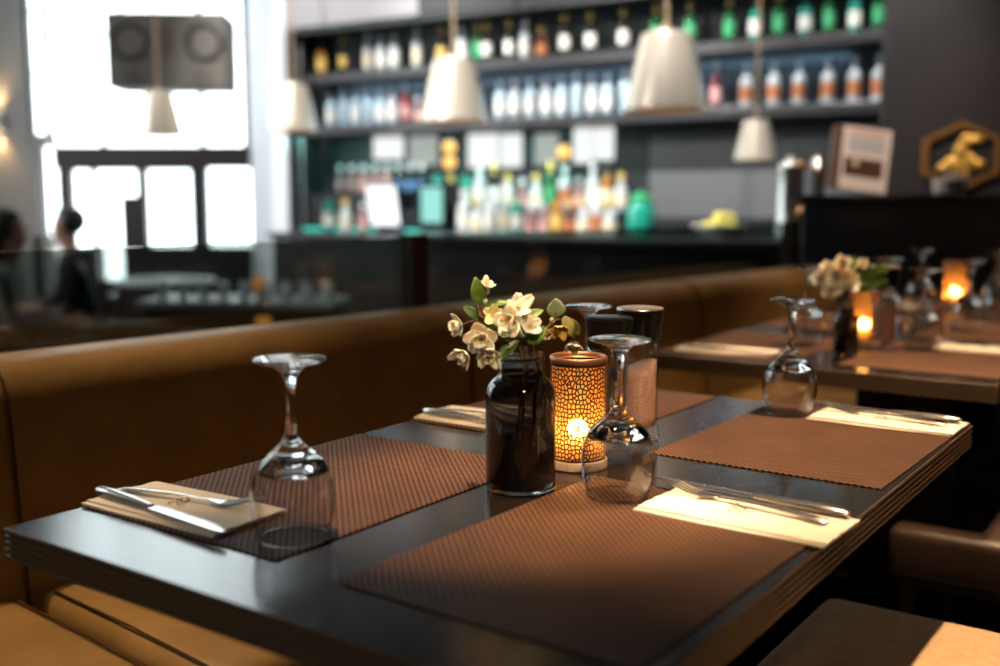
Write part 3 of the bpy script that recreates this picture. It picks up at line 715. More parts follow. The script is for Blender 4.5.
# ------------------------------------------------------------------ salt and pepper mills
def make_mill(fill_mat, label, cat, loc, salt):
    t = thing('salt_mill' if salt else 'pepper_mill', label, cat, loc, 0.4, 'table mills')
    b = B()
    out = [(0,0.0),(0.0270,0.0),(0.0290,0.002),(0.0296,0.008),(0.0284,0.014),(0.0272,0.022),(0.0264,0.036),(0.0262,0.060),(0.0268,0.095),(0.0276,0.125),(0.0280,0.1400)]
    inn = [(0.0258,0.1400),(0.0254,0.125),(0.0246,0.095),(0.0240,0.060),(0.0241,0.036),(0.0240,0.022),(0.0,0.020)]
    lathe(b, out+inn, 40); finish('glass_body', b, 'mill_glass', t, auto=180)
    b = B(); n = 40; rings = []
    for r, z in ((0.0238,0.0215),(0.0238,0.036),(0.0236,0.060),(0.0242,0.09),(0.0244,0.101)): rings.append([(r*math.cos(2*PI*i/n), r*math.sin(2*PI*i/n), z) for i in range(n)])
    vr = [[b.verts.new((x, y, z + (0.010*(x/0.0244) if k == 4 else 0))) for x, y, z in rg] for k, rg in enumerate(rings)]
    for a, c in zip(vr, vr[1:]):
        for i in range(n): b.faces.new((a[i], a[(i+1)%n], c[(i+1)%n], c[i]))
    b.faces.new(vr[0][::-1])
    ct = b.verts.new((0.002,0,0.106))
    for i in range(n): b.faces.new((vr[-1][i], vr[-1][(i+1)%n], ct))
    finish('pink_salt' if salt else 'peppercorns', b, fill_mat, t, auto=180)
    b = B(); lathe(b, [(0,0.1405),(0.0284,0.1405),(0.0290,0.1425),(0.0300,0.160),(0.0326,0.1770),(0.0324,0.1790),(0.031,0.1795),(0,0.1795)], 40); c = finish('cap', b, 'black_plastic', t, auto=35)
    b = B(); lathe(b, [(0,0.1797),(0.0318,0.1797),(0.0326,0.1806),(0.0320,0.1822),(0.028,0.1832),(0,0.1836)] if salt else [(0,0.1797),(0.0295,0.1797),(0.031,0.1806),(0.029,0.1816),(0,0.1815)], 40)
    finish('lid', b, 'mill_lid' if salt else 'black_plastic', c, auto=40)
    t.scale = (1.03,1.03,1.05 if salt else 1.015); return t
make_mill('pink_salt', 'tall glass mill of pink salt with black cap and metal lid', 'salt mill', U(*uvp(638, 440), TZ+0.0006), True)
pm = Vector((0.150, 1.440, 0)) - A
make_mill('peppercorns', 'dark pepper mill with a black cap, tucked behind the glowing lantern', 'pepper mill', U(pm.dot(E_), pm.dot(N_), TZ+0.0006), False)
make_mill('pink_salt', 'blurred mill of pink salt beside the lantern on the second table', 'salt mill', U(*uvp(882, 350), TZ+0.0020), True)

# ------------------------------------------------------------------ bench
def soft_block(name, parent, mat, x0, x1, y0, y1, z0, z1, bev, crown=0.0, lean=0.0):
    b = B(); nx, ny, nz = 10, 6, 6
    box(b, x0, x1, y0, y1, z0, z1)
    bmesh.ops.bevel(b, geom=b.edges[:], offset=bev, segments=6, profile=0.5, affect='EDGES', clamp_overlap=True)
    bmesh.ops.subdivide_edges(b, edges=[e for e in b.edges if e.calc_length() > 0.15], cuts=6, use_grid_fill=True)
    for v in b.verts:
        fx_ = (v.co.x-x0)/(x1-x0); fy_ = (v.co.y-y0)/(y1-y0)
        if crown and v.co.z > (z0+z1)/2: v.co.z += crown*math.sin(PI*min(1,max(0,fx_)))**0.6*math.sin(PI*min(1,max(0,fy_)))**0.6
        if lean: v.co.y += lean*(v.co.z-z0)/(z1-z0)
    return finish(name, b, mat, parent, auto=180)
bench = thing('banquette_bench', 'long tan leather banquette running along the glass balustrade', 'bench', BO, BTH)
seams = [-2.25,-1.15,-0.05,1.05,2.15,3.25]
o = soft_block('backrest', bench, 'leather', seams[0], seams[-1], 0.0, 0.19, 0.36, 0.832, 0.062, 0.0, 0.05)
for a in seams[1:-1]:
    b = B(); tube(b, [(a,-0.001,0.43),(a,0.012,0.52),(a,0.031,0.70),(a,0.041,0.772),(a,0.052,0.802),(a,0.075,0.8245),(a,0.11,0.8325),(a,0.16,0.832)], 0.0030, 6)
    finish('seam', b, 'leather_piping', o)
for a, c in zip(seams, seams[1:]):
    o = soft_block('seat_cushion', bench, 'leather', a+0.012, c-0.012, -0.50, 0.02, 0.335, 0.462, 0.035, 0.010)
    for sx in (a+0.030, c-0.030):
        b = B(); tube(b, [(sx,-0.47,0.4615),(sx,-0.25,0.4655),(sx,-0.02,0.4625)], 0.0020, 6); finish('piping', b, 'leather_piping', o)
b = B(); box(b, seams[0], seams[-1], -0.28, 0.20, 0.06, 0.34); finish('plinth', b, 'chair_wood', bench, smooth=False, bevel=0.006)
b = B(); box(b, seams[0]+0.03, seams[-1]-0.03, -0.24, 0.16, 0.0, 0.06); finish('toe_kick', b, 'chair_wood', bench, smooth=False)

# glass balustrade behind the bench
bal = thing('glass_balustrade', 'tinted glass balustrade with brown wooden posts behind the tan bench', 'balustrade', BE(0,0.30), BTH)
px_ = [-3.27,-1.07,1.129,3.33]
for a in px_:
    b = B(); box(b, a-0.026, a+0.026, -0.03, 0.03, 0.0, 1.005); p = finish('post', b, 'post_wood', bal, smooth=False, bevel=0.004)
    b = B(); box(b, a-0.033, a+0.033, -0.037, 0.037, 0.0, 0.03); finish('post_foot', b, 'dark_metal', p, smooth=False, bevel=0.003)
for a, c in zip(px_, px_[1:]):
    b = B(); box(b, a+0.03, c-0.03, -0.006, 0.006, 0.06, 1.0); finish('glass_panel', b, 'rail_glass', bal, smooth=False)
b = B(); box(b, px_[0], px_[-1], -0.02, 0.02, 0.03, 0.06); finish('bottom_rail', b, 'dark_metal', bal, smooth=False)

# ------------------------------------------------------------------ chairs across the tables
def make_chair(label, u, v, mat):
    t = thing('dining_chair', label, 'chair', U(u, v, 0), TH, 'upholstered chairs on the aisle side')
    # local x along u (0.46 wide), local -y away from the table
    soft_block('seat', t, mat, -0.228, 0.228, -0.225, 0.225, 0.345, 0.446, 0.022, 0.006)
    o = soft_block('backrest', t, mat, -0.225, 0.225, -0.285, -0.215, 0.40, 0.83, 0.03, 0.0, -0.06)
    for v_ in o.data.vertices:
        v_.co.y -= 0.06*((v_.co.z-0.40)/0.43)
    for sx in (-1, 1):
        for sy in (-1, 1):
            b = B(); tube(b, [(sx*0.195, sy*0.185, 0.346), (sx*0.205, sy*0.20, 0.0)], [0.019, 0.013], 8); finish('leg', b, 'chair_wood', t)
    b = B(); box(b, -0.20, 0.20, -0.19, 0.19, 0.325, 0.347); finish('seat_frame', b, 'chair_wood', t, smooth=False, bevel=0.004)
    return t
make_chair('pale linen chair half under the far end of the near table', 0.882, 0.748, 'seat_linen')
make_chair('brown leather chair tucked under the near end of the second table', 1.765, 0.730, 'dark_leather')
make_chair('brown leather chair tucked under the far end of the second table', 2.395, 0.740, 'dark_leather')

# ------------------------------------------------------------------ bar
b = B(); obox(b, W(2.2,0.16), WX, WM, 2.24, 0.16, LOW, LOW+0.08)
# bar shelving unit (one fitted thing)
SL = s_at(290, 0.34)
unit = thing('bar_shelving', 'tall dark bar shelving holding rows of bottles behind the counter', 'shelving', W(0,0), WTH)
# local frame: x = along wall, y: WX rotated +90 = ?
sgn = 1 if (Vector((-WX.y, WX.x, 0))-WM).length < 0.2 else -1
def ub(b, s0, s1, o0, o1, z0, z1): box(b, s0, s1, min(sgn*o0, sgn*o1), max(sgn*o0, sgn*o1), z0, z1)
b = B(); ub(b, -0.09, SL-0.01, 0.0, 0.02, 0.86, 2.30); finish('back_panel', b, 'bar_back', unit, smooth=False)
for s0, s1 in ((SL-0.06,SL),(-0.13,-0.09)):
    b = B(); ub(b, s0, s1, 0.0, 0.34, LOW, 2.31); finish('side_panel', b, 'bar_back', unit, smooth=False, bevel=0.004)
b = B(); ub(b, -0.09, SL-0.01, 0.02, 0.34, 2.27, 2.31); finish('top_panel', b, 'bar_back', unit, smooth=False)
ZS1, ZS2 = 1.616, 1.985
for z in (ZS1, ZS2):
    b = B(); ub(b, -0.09, 3.95, 0.02, 0.30, z-0.065, z); sh = finish('shelf', b, 'shelf', unit, smooth=False, bevel=0.006)
    b = B(); ub(b, 0.0, 3.9, 0.022, 0.030, z+0.004, z+0.016); finish('light_strip', b, 'led_blue' if z == ZS1 else 'led_teal', sh, smooth=False)
b = B(); ub(b, -0.02, SL-0.08, 0.02, 0.66, 0.82, 0.86); finish('back_counter', b, 'counter_dark', unit, smooth=False, bevel=0.006)
b = B(); ub(b, -0.02, SL-0.08, 0.02, 0.60, LOW, 0.82); finish('base_cabinet', b, 'counter_dark', unit, smooth=False)
ZT = 1.02
b = B(); ub(b, 1.45, 3.2, 0.03, 0.24, 0.86, ZT); finish('bottle_step', b, 'bar_back', unit, smooth=False, bevel=0.004)
b = B(); ub(b, 3.2, 4.0, 0.03, 0.24, 0.86, 1.13); finish('bottle_step', b, 'bar_back', unit, smooth=False, bevel=0.004)
b = B(); ub(b, 0.0, 1.35, 0.02, 0.028, 0.98, 1.50); finish('wall_tile', b, 'bar_tile', unit, smooth=False)
for s0, s1 in ((1.6,3.1),(3.3,4.1)):
    b = B(); ub(b, s0, s1, 0.243, 0.250, 0.865, 0.882); finish('light_strip', b, 'led_teal', unit, smooth=False)
def spx(px, o): return s_at(px, o)
# glowing squares below the lower shelf standing in for mirrored window reflections
k = 0
for (x0, x1, y0, y1, m) in ((375,403,137,159,'window_reflection'),(410,437,136,165,'window_reflection_dim'),(468,497,134,167,'window_reflection'),(500,520,134,167,'window_reflection'),(534,556,134,165,'window_reflection_dim'),(572,590,128,163,'window_reflection'),(592,611,128,160,'window_reflection')):
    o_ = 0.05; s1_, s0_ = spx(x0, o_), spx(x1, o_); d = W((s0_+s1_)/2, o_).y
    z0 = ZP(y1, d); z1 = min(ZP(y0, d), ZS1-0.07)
    b = B(); ub(b, s0_, s1_, 0.022, 0.05, z0, z1); p = finish('reflection_panel', b, m, unit, smooth=False, bevel=0.004)

def bottle_proto(kind):
    hh = dict(wine=0.31, spirit=0.29, squat=0.24, slim=0.30, small=0.20)[kind]
    P_ = dict(
        wine=[(0,0),(0.034,0),(0.037,0.004),(0.037,0.19),(0.034,0.205),(0.020,0.235),(0.0145,0.25),(0.0140,0.305),(0.0155,0.306),(0.0155,0.312),(0,0.312)],
        spirit=[(0,0),(0.038,0),(0.041,0.004),(0.041,0.175),(0.038,0.192),(0.024,0.208),(0.015,0.218),(0.0145,0.265),(0.016,0.267),(0.016,0.272),(0,0.272)],
        squat=[(0,0),(0.038,0),(0.041,0.006),(0.042,0.07),(0.038,0.125),(0.026,0.155),(0.017,0.165),(0.0165,0.205),(0.019,0.207),(0.019,0.213),(0,0.213)],
        slim=[(0,0),(0.030,0),(0.033,0.004),(0.033,0.20),(0.028,0.222),(0.016,0.245),(0.0125,0.26),(0.0125,0.30),(0.0145,0.302),(0.0145,0.308),(0,0.308)],
        small=[(0,0),(0.026,0),(0.029,0.004),(0.029,0.12),(0.025,0.135),(0.014,0.15),(0.0125,0.16),(0.0125,0.185),(0.0145,0.187),(0.0145,0.192),(0,0.192)])[kind]
    C_ = dict(wine=(0.0165,0.245,0.318), spirit=(0.018,0.245,0.290), squat=(0.021,0.19,0.235), slim=(0.016,0.27,0.325), small=(0.016,0.17,0.208))[kind]
    L_ = dict(wine=(0.0376,0.06,0.15), spirit=(0.0416,0.05,0.14), squat=(0.0427,0.04,0.10), slim=(0.0336,0.05,0.15), small=(0.0296,0.03,0.09))[kind]
    return P_, C_, L_
protos = {}
def bottle(kind, glass, lab, cap, s, o, z, label, group):
    key = (kind, glass, lab, cap); sc = 0.86 if z > 1.5 else 1.0; loc = W(s, o, z+0.0006); rz = R.uniform(0, 6)
    if key in protos:
        d = dup(protos[key], loc, rz, label, group); d.scale = (sc,sc,sc); return d
    t = thing('bottle', label, 'bottle', loc, rz, group)
    P_, C_, L_ = bottle_proto(kind)
    b = B(); lathe(b, P_, 20); finish('body', b, glass, t, auto=50)
    b = B(); r, z0, z1 = C_; lathe(b, [(r,z0),(r+0.001,z0+0.002),(r+0.001,z1-0.002),(r-0.001,z1),(0,z1)], 16); finish('cap', b, cap, t, auto=50)
    if lab:
        b = B(); r, z0, z1 = L_; lathe(b, [(r,z0),(r,z1)], 20); finish('paper_label', b, lab, t, auto=180)
    t.scale = (sc,sc,sc); protos[key] = t
    return t
ORD = ['','first','second','third','fourth','fifth','sixth','seventh','eighth','ninth','tenth','eleventh','twelfth','thirteenth','fourteenth','fifteenth','sixteenth','seventeenth','eighteenth','nineteenth','twentieth','twenty-first','twenty-second','twenty-third','twenty-fourth','twenty-fifth','twenty-sixth','twenty-seventh','twenty-eighth','twenty-ninth','thirtieth','thirty-first','thirty-second','thirty-third']
K = {   # look -> (shape, glass, label, cap, words)
 'amber': ('spirit','g_amber','l_gold','l_black','amber bottle with gold paper'),
 'gold': ('wine','g_dark','l_gold','l_gold','dark bottle with gold paper and cap'),
 'pale': ('slim','g_clear','l_cream','l_silver','clear slim bottle with cream paper'),
 'clear': ('spirit','g_clear','l_white','l_silver','clear bottle with white paper'),
 'green': ('wine','g_green','l_green','l_gold','green bottle with gold cap'),
 'dark': ('wine','g_dark','l_white','l_gold','dark bottle with white paper'),
 'brown': ('squat','g_brown','l_orange','l_gold','reddish brown squat bottle'),
 'blue': ('slim','g_blue',None,'l_silver','pale blue slim bottle'),
 'bluec': ('spirit','g_blue','l_white','l_silver','pale blue bottle with white paper'),
 'red': ('slim','g_red','l_pink','l_silver','red slim bottle'),
 'wine': ('slim','g_wine','l_pink','l_white','burgundy bottle with white cap'),
 'gin': ('spirit','g_clear','l_orange','l_silver','clear bottle with orange paper'),
 'pink': ('small','g_pink','l_pink','l_silver','small pink bottle'),
 'navy': ('small','g_dark','l_blue','l_silver','small dark bottle with blue paper'),
 'teal': ('spirit','g_teal','l_white','l_black','teal bottle with white paper'),
 'cream': ('squat','g_clear','l_cream','l_gold','squat clear bottle with cream paper'),
 'whisky': ('spirit','g_amber','l_cream','l_black','amber bottle with cream paper'),
}
def row(items, o, z, where, group):
    items = sorted(items, key=lambda t: -t[0]); n = len(items)
    for i, (px, k) in enumerate(items):
        sh, gl, lb, cp, words_ = K[k]
        bottle(sh, gl, lb, cp, s_at(px, o), o, z, '%s on %s, %s from the panelled wall' % (words_, where, ORD[i+1]), group)
row([(326,'amber'),(347,'gold'),(371,'pale'),(384,'clear'),(397,'clear'),(419,'pale'),(443,'gold'),(463,'clear'),(478,'green'),(487,'dark'),(509,'dark'),(525,'clear'),(541,'brown'),(563,'dark'),(588,'dark'),(620,'dark'),(652,'green'),(685,'green'),(723,'green'),(748,'teal'),(771,'green'),(797,'teal'),(820,'green'),(845,'teal'),(868,'green')], 0.16, ZS2, 'upper bar shelf', 'bottles on the upper bar shelf')
row([(334,'bluec'),(346,'blue'),(358,'bluec'),(370,'blue'),(382,'bluec'),(394,'clear'),(407,'red'),(419,'pink'),(432,'clear'),(447,'bluec'),(462,'blue'),(478,'bluec'),(500,'bluec'),(514,'clear'),(529,'bluec'),(545,'clear'),(560,'bluec'),(575,'blue'),(590,'clear'),(605,'bluec'),(622,'blue'),(640,'bluec'),(662,'clear'),(685,'wine'),(711,'wine'),(741,'gin'),(768,'gin'),(793,'gin'),(821,'gin'),(847,'gin'),(870.5,'gin')], 0.16, ZS1, 'lower bar shelf', 'bottles on the lower bar shelf')
cyc = ['clear','pink','teal','cream','amber','dark','clear','brown','green','pale','cream','whisky','teal','gin','clear','pink','cream']
row([(438+14*i, cyc[(i*5+2) % len(cyc)]) for i in range(14)], 0.14, ZT, 'back counter step', 'bottles on the back counter step')
row([(342+11.5*i, 'pink' if i < 5 else 'navy') for i in range(8)], 0.14, 1.13, 'raised step', 'small bottles on the raised step')
row([(464+13.2*i, cyc[(i*3) % len(cyc)]) for i in range(12)], 0.40, 0.86, 'back counter', 'bottles on the back counter')
row([(330+17*i, ['teal','cream','pink','clear'][i % 4]) for i in range(4)], 0.42, 0.86, 'counter by till screen', 'bottles beside the till screen')
# teal jar with black spigot lid
def at(px, o): return s_at(px, o)
t = thing('drink_jar', 'large teal glass jar at the end of the bottle rows on the back counter', 'jar', W(at(640,0.42),0.42,0.8606), 0)
b = B(); lathe(b, [(0,0),(0.075,0),(0.085,0.01),(0.085,0.17),(0.07,0.20),(0.058,0.21),(0.058,0.225),(0,0.225)], 24); finish('body', b, 'g_teal', t, auto=50)
b = B(); lathe(b, [(0.062,0.215),(0.064,0.25),(0.05,0.262),(0.012,0.268),(0.012,0.285),(0,0.288)], 20); finish('lid', b, 'l_green', t, auto=50)
b = B(); tube(b, [(-0.05,-0.06,0.04),(-0.075,-0.09,0.04),(-0.078,-0.094,0.02)], 0.008, 8); finish('spigot', b, 'l_black', t)
# till screen
t = thing('till_screen', 'bright white till screen on the back counter near the dark end', 'screen', W(at(388,0.48),0.48,0.8602), WTH)
b = B(); v = box(b, -0.135, 0.135, -0.012, 0.012, 0.05, 0.34); finish('housing', b, 'black_plastic', t, smooth=False, bevel=0.006).rotation_euler = (rad(-10*sgn),0,0)
b = B(); box(b, -0.122, 0.122, sgn*0.0125, sgn*0.0145, 0.062, 0.328); finish('display', b, 'screen', t, smooth=False).rotation_euler = (rad(-10*sgn),0,0)
b = B(); box(b, -0.05, 0.05, -0.05, 0.05, 0, 0.012); box(b, -0.015, 0.015, -0.02, 0.02, 0.012, 0.09); finish('stand', b, 'black_plastic', t, smooth=False, bevel=0.004)
# cyan lit fridge panel beside it
t = thing('drinks_cooler', 'glowing pale teal drinks cooler beside the till screen', 'cooler', W(at(441,0.36),0.36,0.8602), WTH)
b = B(); box(b, -0.10, 0.10, -0.10, 0.10, 0, 0.34); finish('body', b, 'black_plastic', t, smooth=False, bevel=0.008)
b = B(); box(b, -0.085, 0.085, sgn*0.101, sgn*0.106, 0.08, 0.31); finish('door', b, emit('cooler_light', (0.35,0.95,0.85), 0.8), t, smooth=False, bevel=0.002)
# amber globes
for px, py, lab in ((450,147,'upper amber globe lamp under the lower bar shelf'),(450,162,'lower amber globe lamp under the lower bar shelf'),(563,152,'single amber globe lamp beside the reflection panels under the shelf')):
    s_ = at(px, 0.28); d = W(s_, 0.28).y; z = ZP(py, d)
    t = thing('globe_lamp', lab, 'lamp', W(s_, 0.28, z), 0, 'amber globe lamps')
    b = B(); ball(b, (0,0,0), 0.045, u=16, v=10); finish('globe', b, 'amber_lamp', t)
    b = B(); tube(b, [(0,0,0.04),(0,0,ZS1-0.066-z if py != 162 else 0.052)], 0.004, 6); lathe(b, [(0.02,0.035),(0.02,0.055),(0,0.058)], 12); finish('stem', b, 'dark_metal', t)
# bowl of lemons
bw = W(at(718,0.40),0.40,0.8604)
t = thing('fruit_bowl', 'wide pale bowl of lemons on the back counter under the grey wall', 'bowl', bw)
b = B(); lathe(b, [(0,0),(0.07,0),(0.075,0.008),(0.12,0.05),(0.165,0.085),(0.160,0.088),(0.115,0.056),(0.07,0.018),(0,0.014)], 28); finish('body', b, 'ceramic', t, auto=180)
for k, (x, y, z) in enumerate(((-0.07,0,0.075),(0.0,0.03,0.078),(0.07,-0.01,0.078),(0.03,-0.06,0.075),(-0.04,-0.06,0.078),(-0.03,0.07,0.077),(0.055,0.06,0.076),(0.0,-0.01,0.13),(0.06,0.02,0.128))):
    b = B(); ball(b, (0,0,0), 0.033, (1.25,1,1), 14, 10)
    o = finish('lemon', b, 'lemon', loc=bw+Vector((x,y,z)), rz=k*0.8); tag(o, 'yellow-green lemon in the pale bowl on the back counter', 'lemon', 'lemons in the bowl')
# bar counter and tall dark service counter
c = thing('bar_counter', 'low dark bar counter in front of the bottle shelves', 'counter', W(0,1.25), WTH)
b = B(); ub(b, 0.02, 2.30, -0.22, 0.22, LOW, 0.86); finish('body', b, 'counter_dark', c, smooth=False, bevel=0.006)
b = B(); ub(b, 0.02, 2.36, -0.25, 0.27, 0.86, 0.90); finish('worktop', b, 'shelf', c, smooth=False, bevel=0.006)
h = thing('service_counter', 'tall dark wooden service counter below the gold emblem', 'counter', W(0,1.30), WTH)
b = B(); ub(b, -3.0, -0.03, -0.20, 0.20, LOW, 1.085); finish('body', b, 'counter_dark', h, smooth=False, bevel=0.006)
b = B(); ub(b, -3.0, -0.01, -0.23, 0.23, 1.085, 1.115); finish('countertop', b, 'counter_dark', h, smooth=False, bevel=0.006)
# urn on the bar counter
t = thing('drinks_urn', 'tall polished steel urn with copper taps standing on the bar counter', 'urn', W(at(788,1.25),1.25,0.9005), -0.3)
b = B(); lathe(b, [(0,0),(0.072,0),(0.076,0.01),(0.064,0.025),(0.062,0.33),(0.066,0.345),(0.050,0.372),(0.018,0.382),(0.014,0.40),(0,0.402)], 28); finish('body', b, 'steel', t, auto=50)
b = B()
for z in (0.14, 0.35): ball(b, (0.055,-0.075,z), 0.02, u=12, v=8); tube(b, [(0.04,-0.05,z),(0.055,-0.075,z)], 0.008, 8)
finish('tap', b, pbr('copper_tap', (0.85,0.42,0.18), 0.2, metal=1.0), t)
t = thing('cocktail_shaker', 'bright steel cocktail shaker beside the tall urn', 'shaker', W(at(814,1.28),1.28,1.1155 if at(814,1.28) < -0.01 else 0.9005), 0)
b = B(); lathe(b, [(0,0),(0.032,0),(0.034,0.004),(0.042,0.11),(0.043,0.115),(0,0.116)], 20); finish('body', b, 'steel', t, auto=50)
b = B(); lathe(b, [(0.0435,0.1145),(0.034,0.145),(0.022,0.160),(0.020,0.178),(0,0.181)], 20); finish('lid', b, 'steel', t, auto=50)
# leaning sign holder on the service counter
sl = W(at(858,1.30),1.30,1.1155)
t = thing('table_sign', 'leaning printed sign in a pale frame on the tall service counter', 'sign', sl, rad(6))
rot = Matrix.Rotation(rad(7), 4, 'Y') @ Matrix.Rotation(rad(-6), 4, 'X')
def sp(name, mat, x0, x1, y0, y1, z0, z1, par):
    b = B(); box(b, x0, x1, y0, y1, z0, z1); bmesh.ops.transform(b, matrix=rot, verts=b.verts[:]); return finish(name, b, mat, par, smooth=False, bevel=0.001)
board = sp('board', 'sign_wood', -0.150, 0.112, 0.0, 0.035, 0.016, 0.296, t)
page = sp('printed_page', 'paper', -0.112, 0.112, -0.003, 0.0, 0.016, 0.296, t)
sp('text_block', 'paper_grey', -0.088, 0.088, -0.0045, -0.003, 0.185, 0.255, page); sp('heading', 'l_pink', -0.09, 0.09, -0.0045, -0.003, 0.265, 0.282, page)
sp('photo', 'photo_dark', -0.098, 0.088, -0.0045, -0.003, 0.075, 0.160, page)
b = B(); ball(b, (-0.045,-0.006,0.135), 0.016, (1,0.15,1)); bmesh.ops.transform(b, matrix=rot, verts=b.verts[:]); finish('photo_detail', b, 'l_cream', page)
# gold hexagon emblem
es = at(955,0.52)
t = thing('wall_emblem', 'gold hexagonal emblem mounted on the dark panelled wall', 'emblem', W(es, 0.505, 1.305), WTH); t.scale = (0.93,1,0.93)
def hexpt(r, k, sx=1.0, sz=0.86): a = rad(60*k+30); return (r*sx*math.cos(a)*1.06, r*sz*math.sin(a))
def hexring(r0, r1, d0, d1, name, mat, par):
    b = B(); o = [[b.verts.new((hexpt(r, k)[0], sgn*d, hexpt(r, k)[1])) for k in range(6)] for r, d in ((r0,d0),(r1,d0),(r1,d1),(r0,d1))]
    for a_, c_ in zip(o, o[1:]+o[:1]):
        for k in range(6): b.faces.new((a_[k], a_[(k+1)%6], c_[(k+1)%6], c_[k]))
    return finish(name, b, mat, par, smooth=False)
hexring(0.178, 0.212, 0.0, 0.022, 'frame', 'gold_dim', t)
b = B()
for (x, z, r, sx, sz) in ((0.0,0.02,0.040,1,1.3),(-0.045,-0.03,0.034,1,1.2),(0.045,-0.035,0.034,1.2,1),(0.01,-0.055,0.036,1,1.3),(-0.09,-0.045,0.030,1.2,0.9),(0.085,-0.06,0.030,1.2,0.8),(-0.02,0.075,0.032,1,1.3),(-0.065,0.085,0.028,1.8,0.8),(0.02,-0.10,0.026,0.8,1.4),(-0.03,-0.10,0.022,0.8,1.4)):
    ball(b, (x*sgn*-1*-1, sgn*0.012, z), r, (sx, 0.3, sz))
finish('figure', b, 'gold', t)
b = B()
for k in range(3): tube(b, [(0.02*k-0.02, sgn*0.012, -0.10),(0.02*k-0.03, sgn*0.012, -0.16)], 0.007, 6)
finish('stem', b, 'gold', t)
# small things on the service counter
t = thing('votive_holder', 'small bright white glass votive on the counter under the emblem', 'votive', W(at(936,1.30),1.30,1.1155))
b = B(); lathe(b, [(0,0),(0.024,0),(0.028,0.004),(0.031,0.062),(0.029,0.062),(0.025,0.008),(0,0.007)], 20); finish('glass', b, 'ceramic', t, auto=50)
b = B(); lathe(b, [(0,0.0075),(0.024,0.0075),(0.025,0.045),(0,0.047)], 16); finish('candle', b, 'wax', t)
t = thing('napkin_stand', 'small pinkish napkin stand beside the white votive on the counter', 'stand', W(at(951,1.30),1.30,1.1155), WTH)
b = B(); box(b, -0.035, 0.035, -0.02, 0.02, 0, 0.006); box(b, -0.035, 0.035, -0.020, -0.016, 0.006, 0.06); box(b, -0.035, 0.035, 0.016, 0.020, 0.006, 0.06); finish('holder', b, 'steel', t, smooth=False, bevel=0.002)
b = B(); box(b, -0.045, 0.045, -0.014, 0.014, 0.0065, 0.085); finish('paper_napkins', b, 'paper', t, smooth=False, bevel=0.003)

# ------------------------------------------------------------------ pendants
def make_pendant():
    t = thing('pendant_lamp', 'x', 'lamp')
    b = B(); n = 36; r0, r1, h_ = 0.118, 0.195, 0.36
    lathe(b, [(0.0,h_),(0.10,h_),(r0-0.004,h_-0.006),(r0,h_-0.016),(r1,0.012),(r1+0.003,0.004),(r1,0.0),(r1-0.005,0.003),(r1-0.006,0.012),(r0-0.008,h_-0.020),(0.0,h_-0.016)], n, mats=[0]*7+[1]*3)
    finish('shade', b, ['champagne','shade_inner'], t, auto=50)
    b = B(); tube(b, [(0,0,h_),(0,0,CEIL-2.1)], 0.009, 8); lathe(b, [(0.02,h_),(0.02,h_+0.04),(0,h_+0.05)], 16); finish('cord', b, 'cord', t)
    b = B(); ball(b, (0,0,0.17), 0.045, (1,1,1.2), 16, 10); tube(b, [(0,0,0.21),(0,0,h_-0.02)], 0.018, 10); finish('bulb', b, 'bulb', t)
    return t
pen0 = make_pendant()
def put_pendant(px, d, ybot, sc, label, first=[True]):
    loc = Vector(((px-500)/F*d, d, ZP(ybot, d)))
    if first[0]: first[0] = False; o = pen0; o.location = loc; tag(o, label, 'lamp', 'pendant lamps over the bar')
    else: o = dup(pen0, loc, 0, label, 'pendant lamps over the bar')
    o.scale = (sc, sc, (CEIL-loc.z)/(CEIL-2.1) if False else sc)
    return o
put_pendant(662, 5.1, 111, 1.0, 'largest champagne metal pendant lamp, before the bar shelves')
put_pendant(455, 6.15, 122, 0.98, 'champagne pendant lamp second from the largest, before the bar shelves')
put_pendant(297, 7.3, 131, 0.86, 'champagne pendant lamp beside the white wall at the dark end of the bar')
put_pendant(165, 7.2, 136, 0.80, 'pendant lamp hanging against the bright window below the speaker')
put_pendant(752, 5.55, 160, 0.56, 'small pendant standing in for a mirror reflection, under the lower bar shelf against grey wall')  # small copy hung in place of a lamp's reflection in the bar mirror

# ------------------------------------------------------------------ loudspeaker
d = 7.6; cx, cz = (174.5-500)/F*d, ZP(50, d)
t = thing('loudspeaker', 'large grey loudspeaker with two round cones hung before the window', 'loudspeaker', (cx, d, cz), rad(3))
b = B(); box(b, -0.415, 0.415, 0.0, 0.40, -0.262, 0.262); finish('cabinet', b, 'speaker_grey', t, smooth=False, bevel=0.012)
for x in (-0.255, 0.265):
    b = B(); lathe(b, [(0.135,0.0),(0.135,0.012),(0.122,0.016),(0.112,0.006),(0.05,-0.03),(0.04,-0.018),(0,-0.006)], 32); bmesh.ops.transform(b, matrix=Matrix.Translation((x,-0.002,0.055)) @ Matrix.Rotation(PI/2, 4, 'X'), verts=b.verts[:])
    finish('speaker_cone', b, 'speaker_cone', t, auto=60)
for x in (-0.23, 0.245):
    b = B(); lathe(b, [(0.052,0.0),(0.052,0.006),(0.044,0.008),(0.036,-0.03),(0,-0.03)], 24); bmesh.ops.transform(b, matrix=Matrix.Translation((x,-0.002,-0.195)) @ Matrix.Rotation(PI/2, 4, 'X'), verts=b.verts[:])
    finish('port', b, 'speaker_cone', t, auto=60)
b = B(); box(b, -0.045, 0.03, -0.010, 0.0, -0.04, 0.15); finish('horn', b, pbr('horn_brown', (0.10,0.07,0.06), 0.6), t, smooth=False, bevel=0.01)
b = B()
for x in (-0.36, 0.36): tube(b, [(x,0.2,0.262),(x,0.2,CEIL-cz)], 0.010, 8); box(b, x-0.03, x+0.03, 0.16, 0.24, 0.262, 0.275)
finish('hanger', b, 'dark_metal', t)

